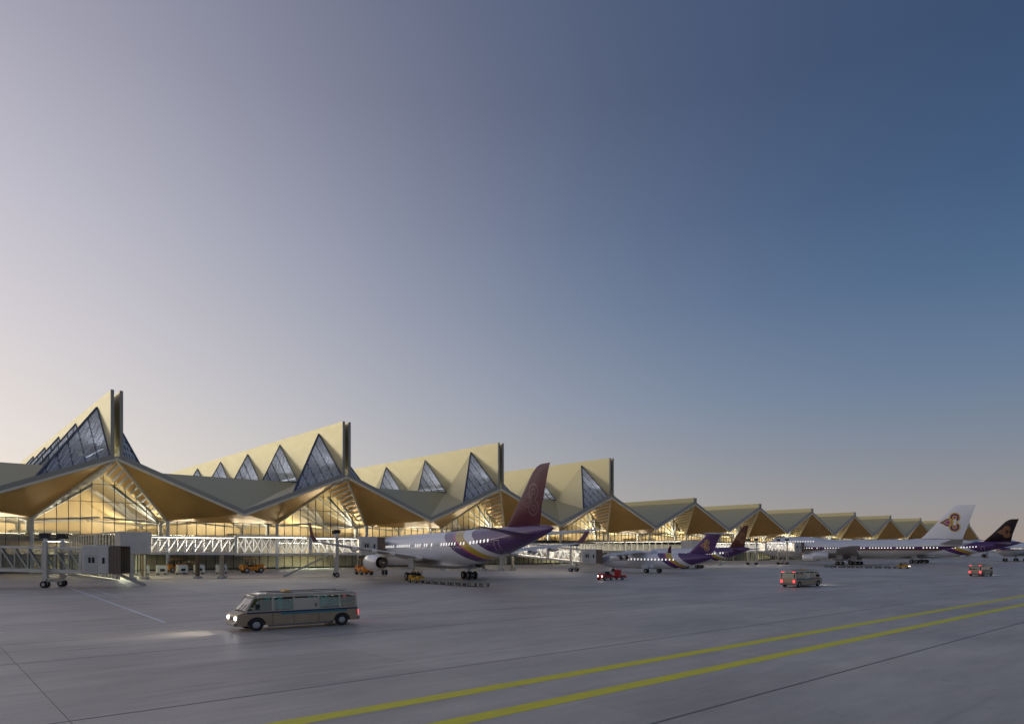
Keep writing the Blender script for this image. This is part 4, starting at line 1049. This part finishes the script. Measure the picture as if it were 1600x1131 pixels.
def tug(loc, yaw, label, col, big=False, name='baggage_tug', trailer=False):
    r = empty(name, loc, yaw, label, 'tractor', 'baggage and pushback tractors')
    k = 1.75 if big else 1.0
    MB().bevbox(-1.45*k, 1.45*k, -.68*k, .68*k, .32*k, .82*k, .10*k).build('chassis', col, r)
    MB().bevbox(.25*k, 1.40*k, -.62*k, .62*k, .80*k, 1.12*k, .12*k).build('bonnet', col, r)
    MB().bevbox(-1.42*k, -.75*k, -.62*k, .62*k, .80*k, 1.05*k, .08*k).build('rear_deck', col, r)
    MB().bevbox(-.62*k, -.10*k, -.45*k, .45*k, .80*k, 1.0*k, .06*k).build('seat', BLACK, r)
    MB().bevbox(-.74*k, -.62*k, -.45*k, .45*k, .95*k, 1.45*k, .05*k).build('seat_back', BLACK, r)
    MB().tube((.25*k, .1, 1.0*k), (.05*k, .1, 1.38*k), .03*k, None, 8).build('steering_column', BLACK, r)
    if not trailer:
        for s in (-1, 1):
            for x in (-.7*k, .25*k): MB().bar((x, s*.6*k, .9*k), (x, s*.56*k, 1.75*k), .06*k).build('canopy_post', BLACK, r)
        MB().bevbox(-.85*k, .4*k, -.64*k, .64*k, 1.74*k, 1.82*k, .03*k).build('canopy', col, r)
    for s in (-1, 1):
        for x in (-.9*k, .9*k): put_wheel(r, (x, s*.60*k, .36*k), .36*k, .24*k, R(90))
        MB().bevbox(1.40*k, 1.50*k, s*.42*k-.09, s*.42*k+.09, .62*k, .78*k, .02).build('headlight', HEADL, r)
    MB().bar((-1.45*k, 0, .42*k), (-1.85*k, 0, .42*k), .12*k).build('tow_hitch', BLACK, r)
    return r
def dolly(loc, yaw, label, load=False, group='empty baggage dollies'):
    r = empty('baggage_dolly', loc, yaw, label, 'dolly', group)
    MB().box(-1.05, 1.05, -.72, .72, .42, .52).build('deck', PANELD if not load else STEELP, r)
    for s in (-1, 1):
        for x in (-.7, .7): put_wheel(r, (x, s*.6, .21), .21, .14, R(90), True)
        MB().bar((-1.02*s, -.7, .52), (-1.02*s, .7, .52), .05, .3).build('end_rail', STEELP, r)
    MB().bar((1.05, 0, .4), (1.55, 0, .36), .07).build('tow_bar', BLACK, r)
    if load:
        c = MB().slab([(-.95, -.70, .56), (-.95, .70, .56), (-.95, .70, 2.0), (-.95, -.40, 2.0), (-.95, -.70, 1.45)], (1.9, 0, 0)).build('cargo_container', GREYW, r)
        MB().bevbox(-.45, .45, -.74, -.70, .75, 1.3, .015).build('container_door', BLACK, r)
    return r
tug((59.5, 90.2, 0), R(90), 'yellow baggage tug beside the nearest main landing gear', YEL)
for i in range(7):
    a = i/6; x = 59.4-.9*a+(1.3*max(0, a-.55))**2*3; y = 86.9-2.15*i
    dolly((x, y, 0), R(90+(8 if i > 4 else 0)), ['empty dolly coupled first behind the yellow tug by the main gear', 'second empty dolly behind that yellow tug', 'third empty dolly behind that yellow tug', 'fourth empty dolly behind that yellow tug', 'fifth empty dolly behind that yellow tug', 'sixth empty dolly behind that yellow tug', 'last empty dolly of the train under the nearest airliner tail'][i], group='dollies under the nearest airliner')
tug((70.6, 126.6, 0), R(80), 'large orange pushback tractor at the nose wheel of the nearest airliner', ORA, True, 'pushback_tractor')
tug((88.3, 76.3, 0), R(185), 'red tractor with open seat in front of the T tail jet', RED, False, 'red_tractor', True)
rt = empty('red_trailer', (91.6, 75.9, 0), R(185), 'small red machine trailer behind the red tractor', 'trailer')
MB().bevbox(-1.2, 1.1, -.6, .6, .35, .8, .08).build('trailer_bed', RED, rt); MB().bevbox(.1, .9, -.5, .5, .82, 1.75, .1).build('engine_cover', RED, rt)
MB().bar((-1.2, 0, .5), (-2.2, 0, .3), .2, .15).build('tow_bar', RED, rt)
for s in (-1, 1): put_wheel(rt, (0, s*.62, .33), .33, .2, R(90))
tug((207, 70.2, 0), R(-90), 'yellow baggage tug pulling dollies below the jumbo', YEL)
for i in range(8): dolly((207-.5*i, 73.2+2.3*i, 0), R(-90), ['first', 'second', 'third', 'fourth', 'fifth', 'sixth', 'seventh', 'last'][i]+' dolly in the train behind the yellow tug below the jumbo', group='dollies below the jumbo')
ORD = ['nearest the steel pillar', 'second', 'third', 'fourth', 'fifth', 'sixth', 'seventh', 'eighth', 'ninth']
for i in range(6): dolly((32.0+3.3*i+(.7 if i > 2 else 0)+(1.4 if i > 4 else 0), 152.5+.4*(i % 2), 0), R((0, 3, -2, 6, -4, 9)[i]), 'white container on a dolly under the lit bridge, '+['first', 'second', 'third', 'fourth', 'fifth', 'last'][i]+' from the glass stair', True, 'container dollies under the bridge')
tug((57.5, 153.5, 0), R(0), 'orange tractor ahead of the white containers under the lit bridge', ORA, True, 'pushback_tractor')
tug((45.5, 168.0, 0), R(20), 'orange tractor parked against the terminal glass behind the containers', ORA, True, 'pushback_tractor')
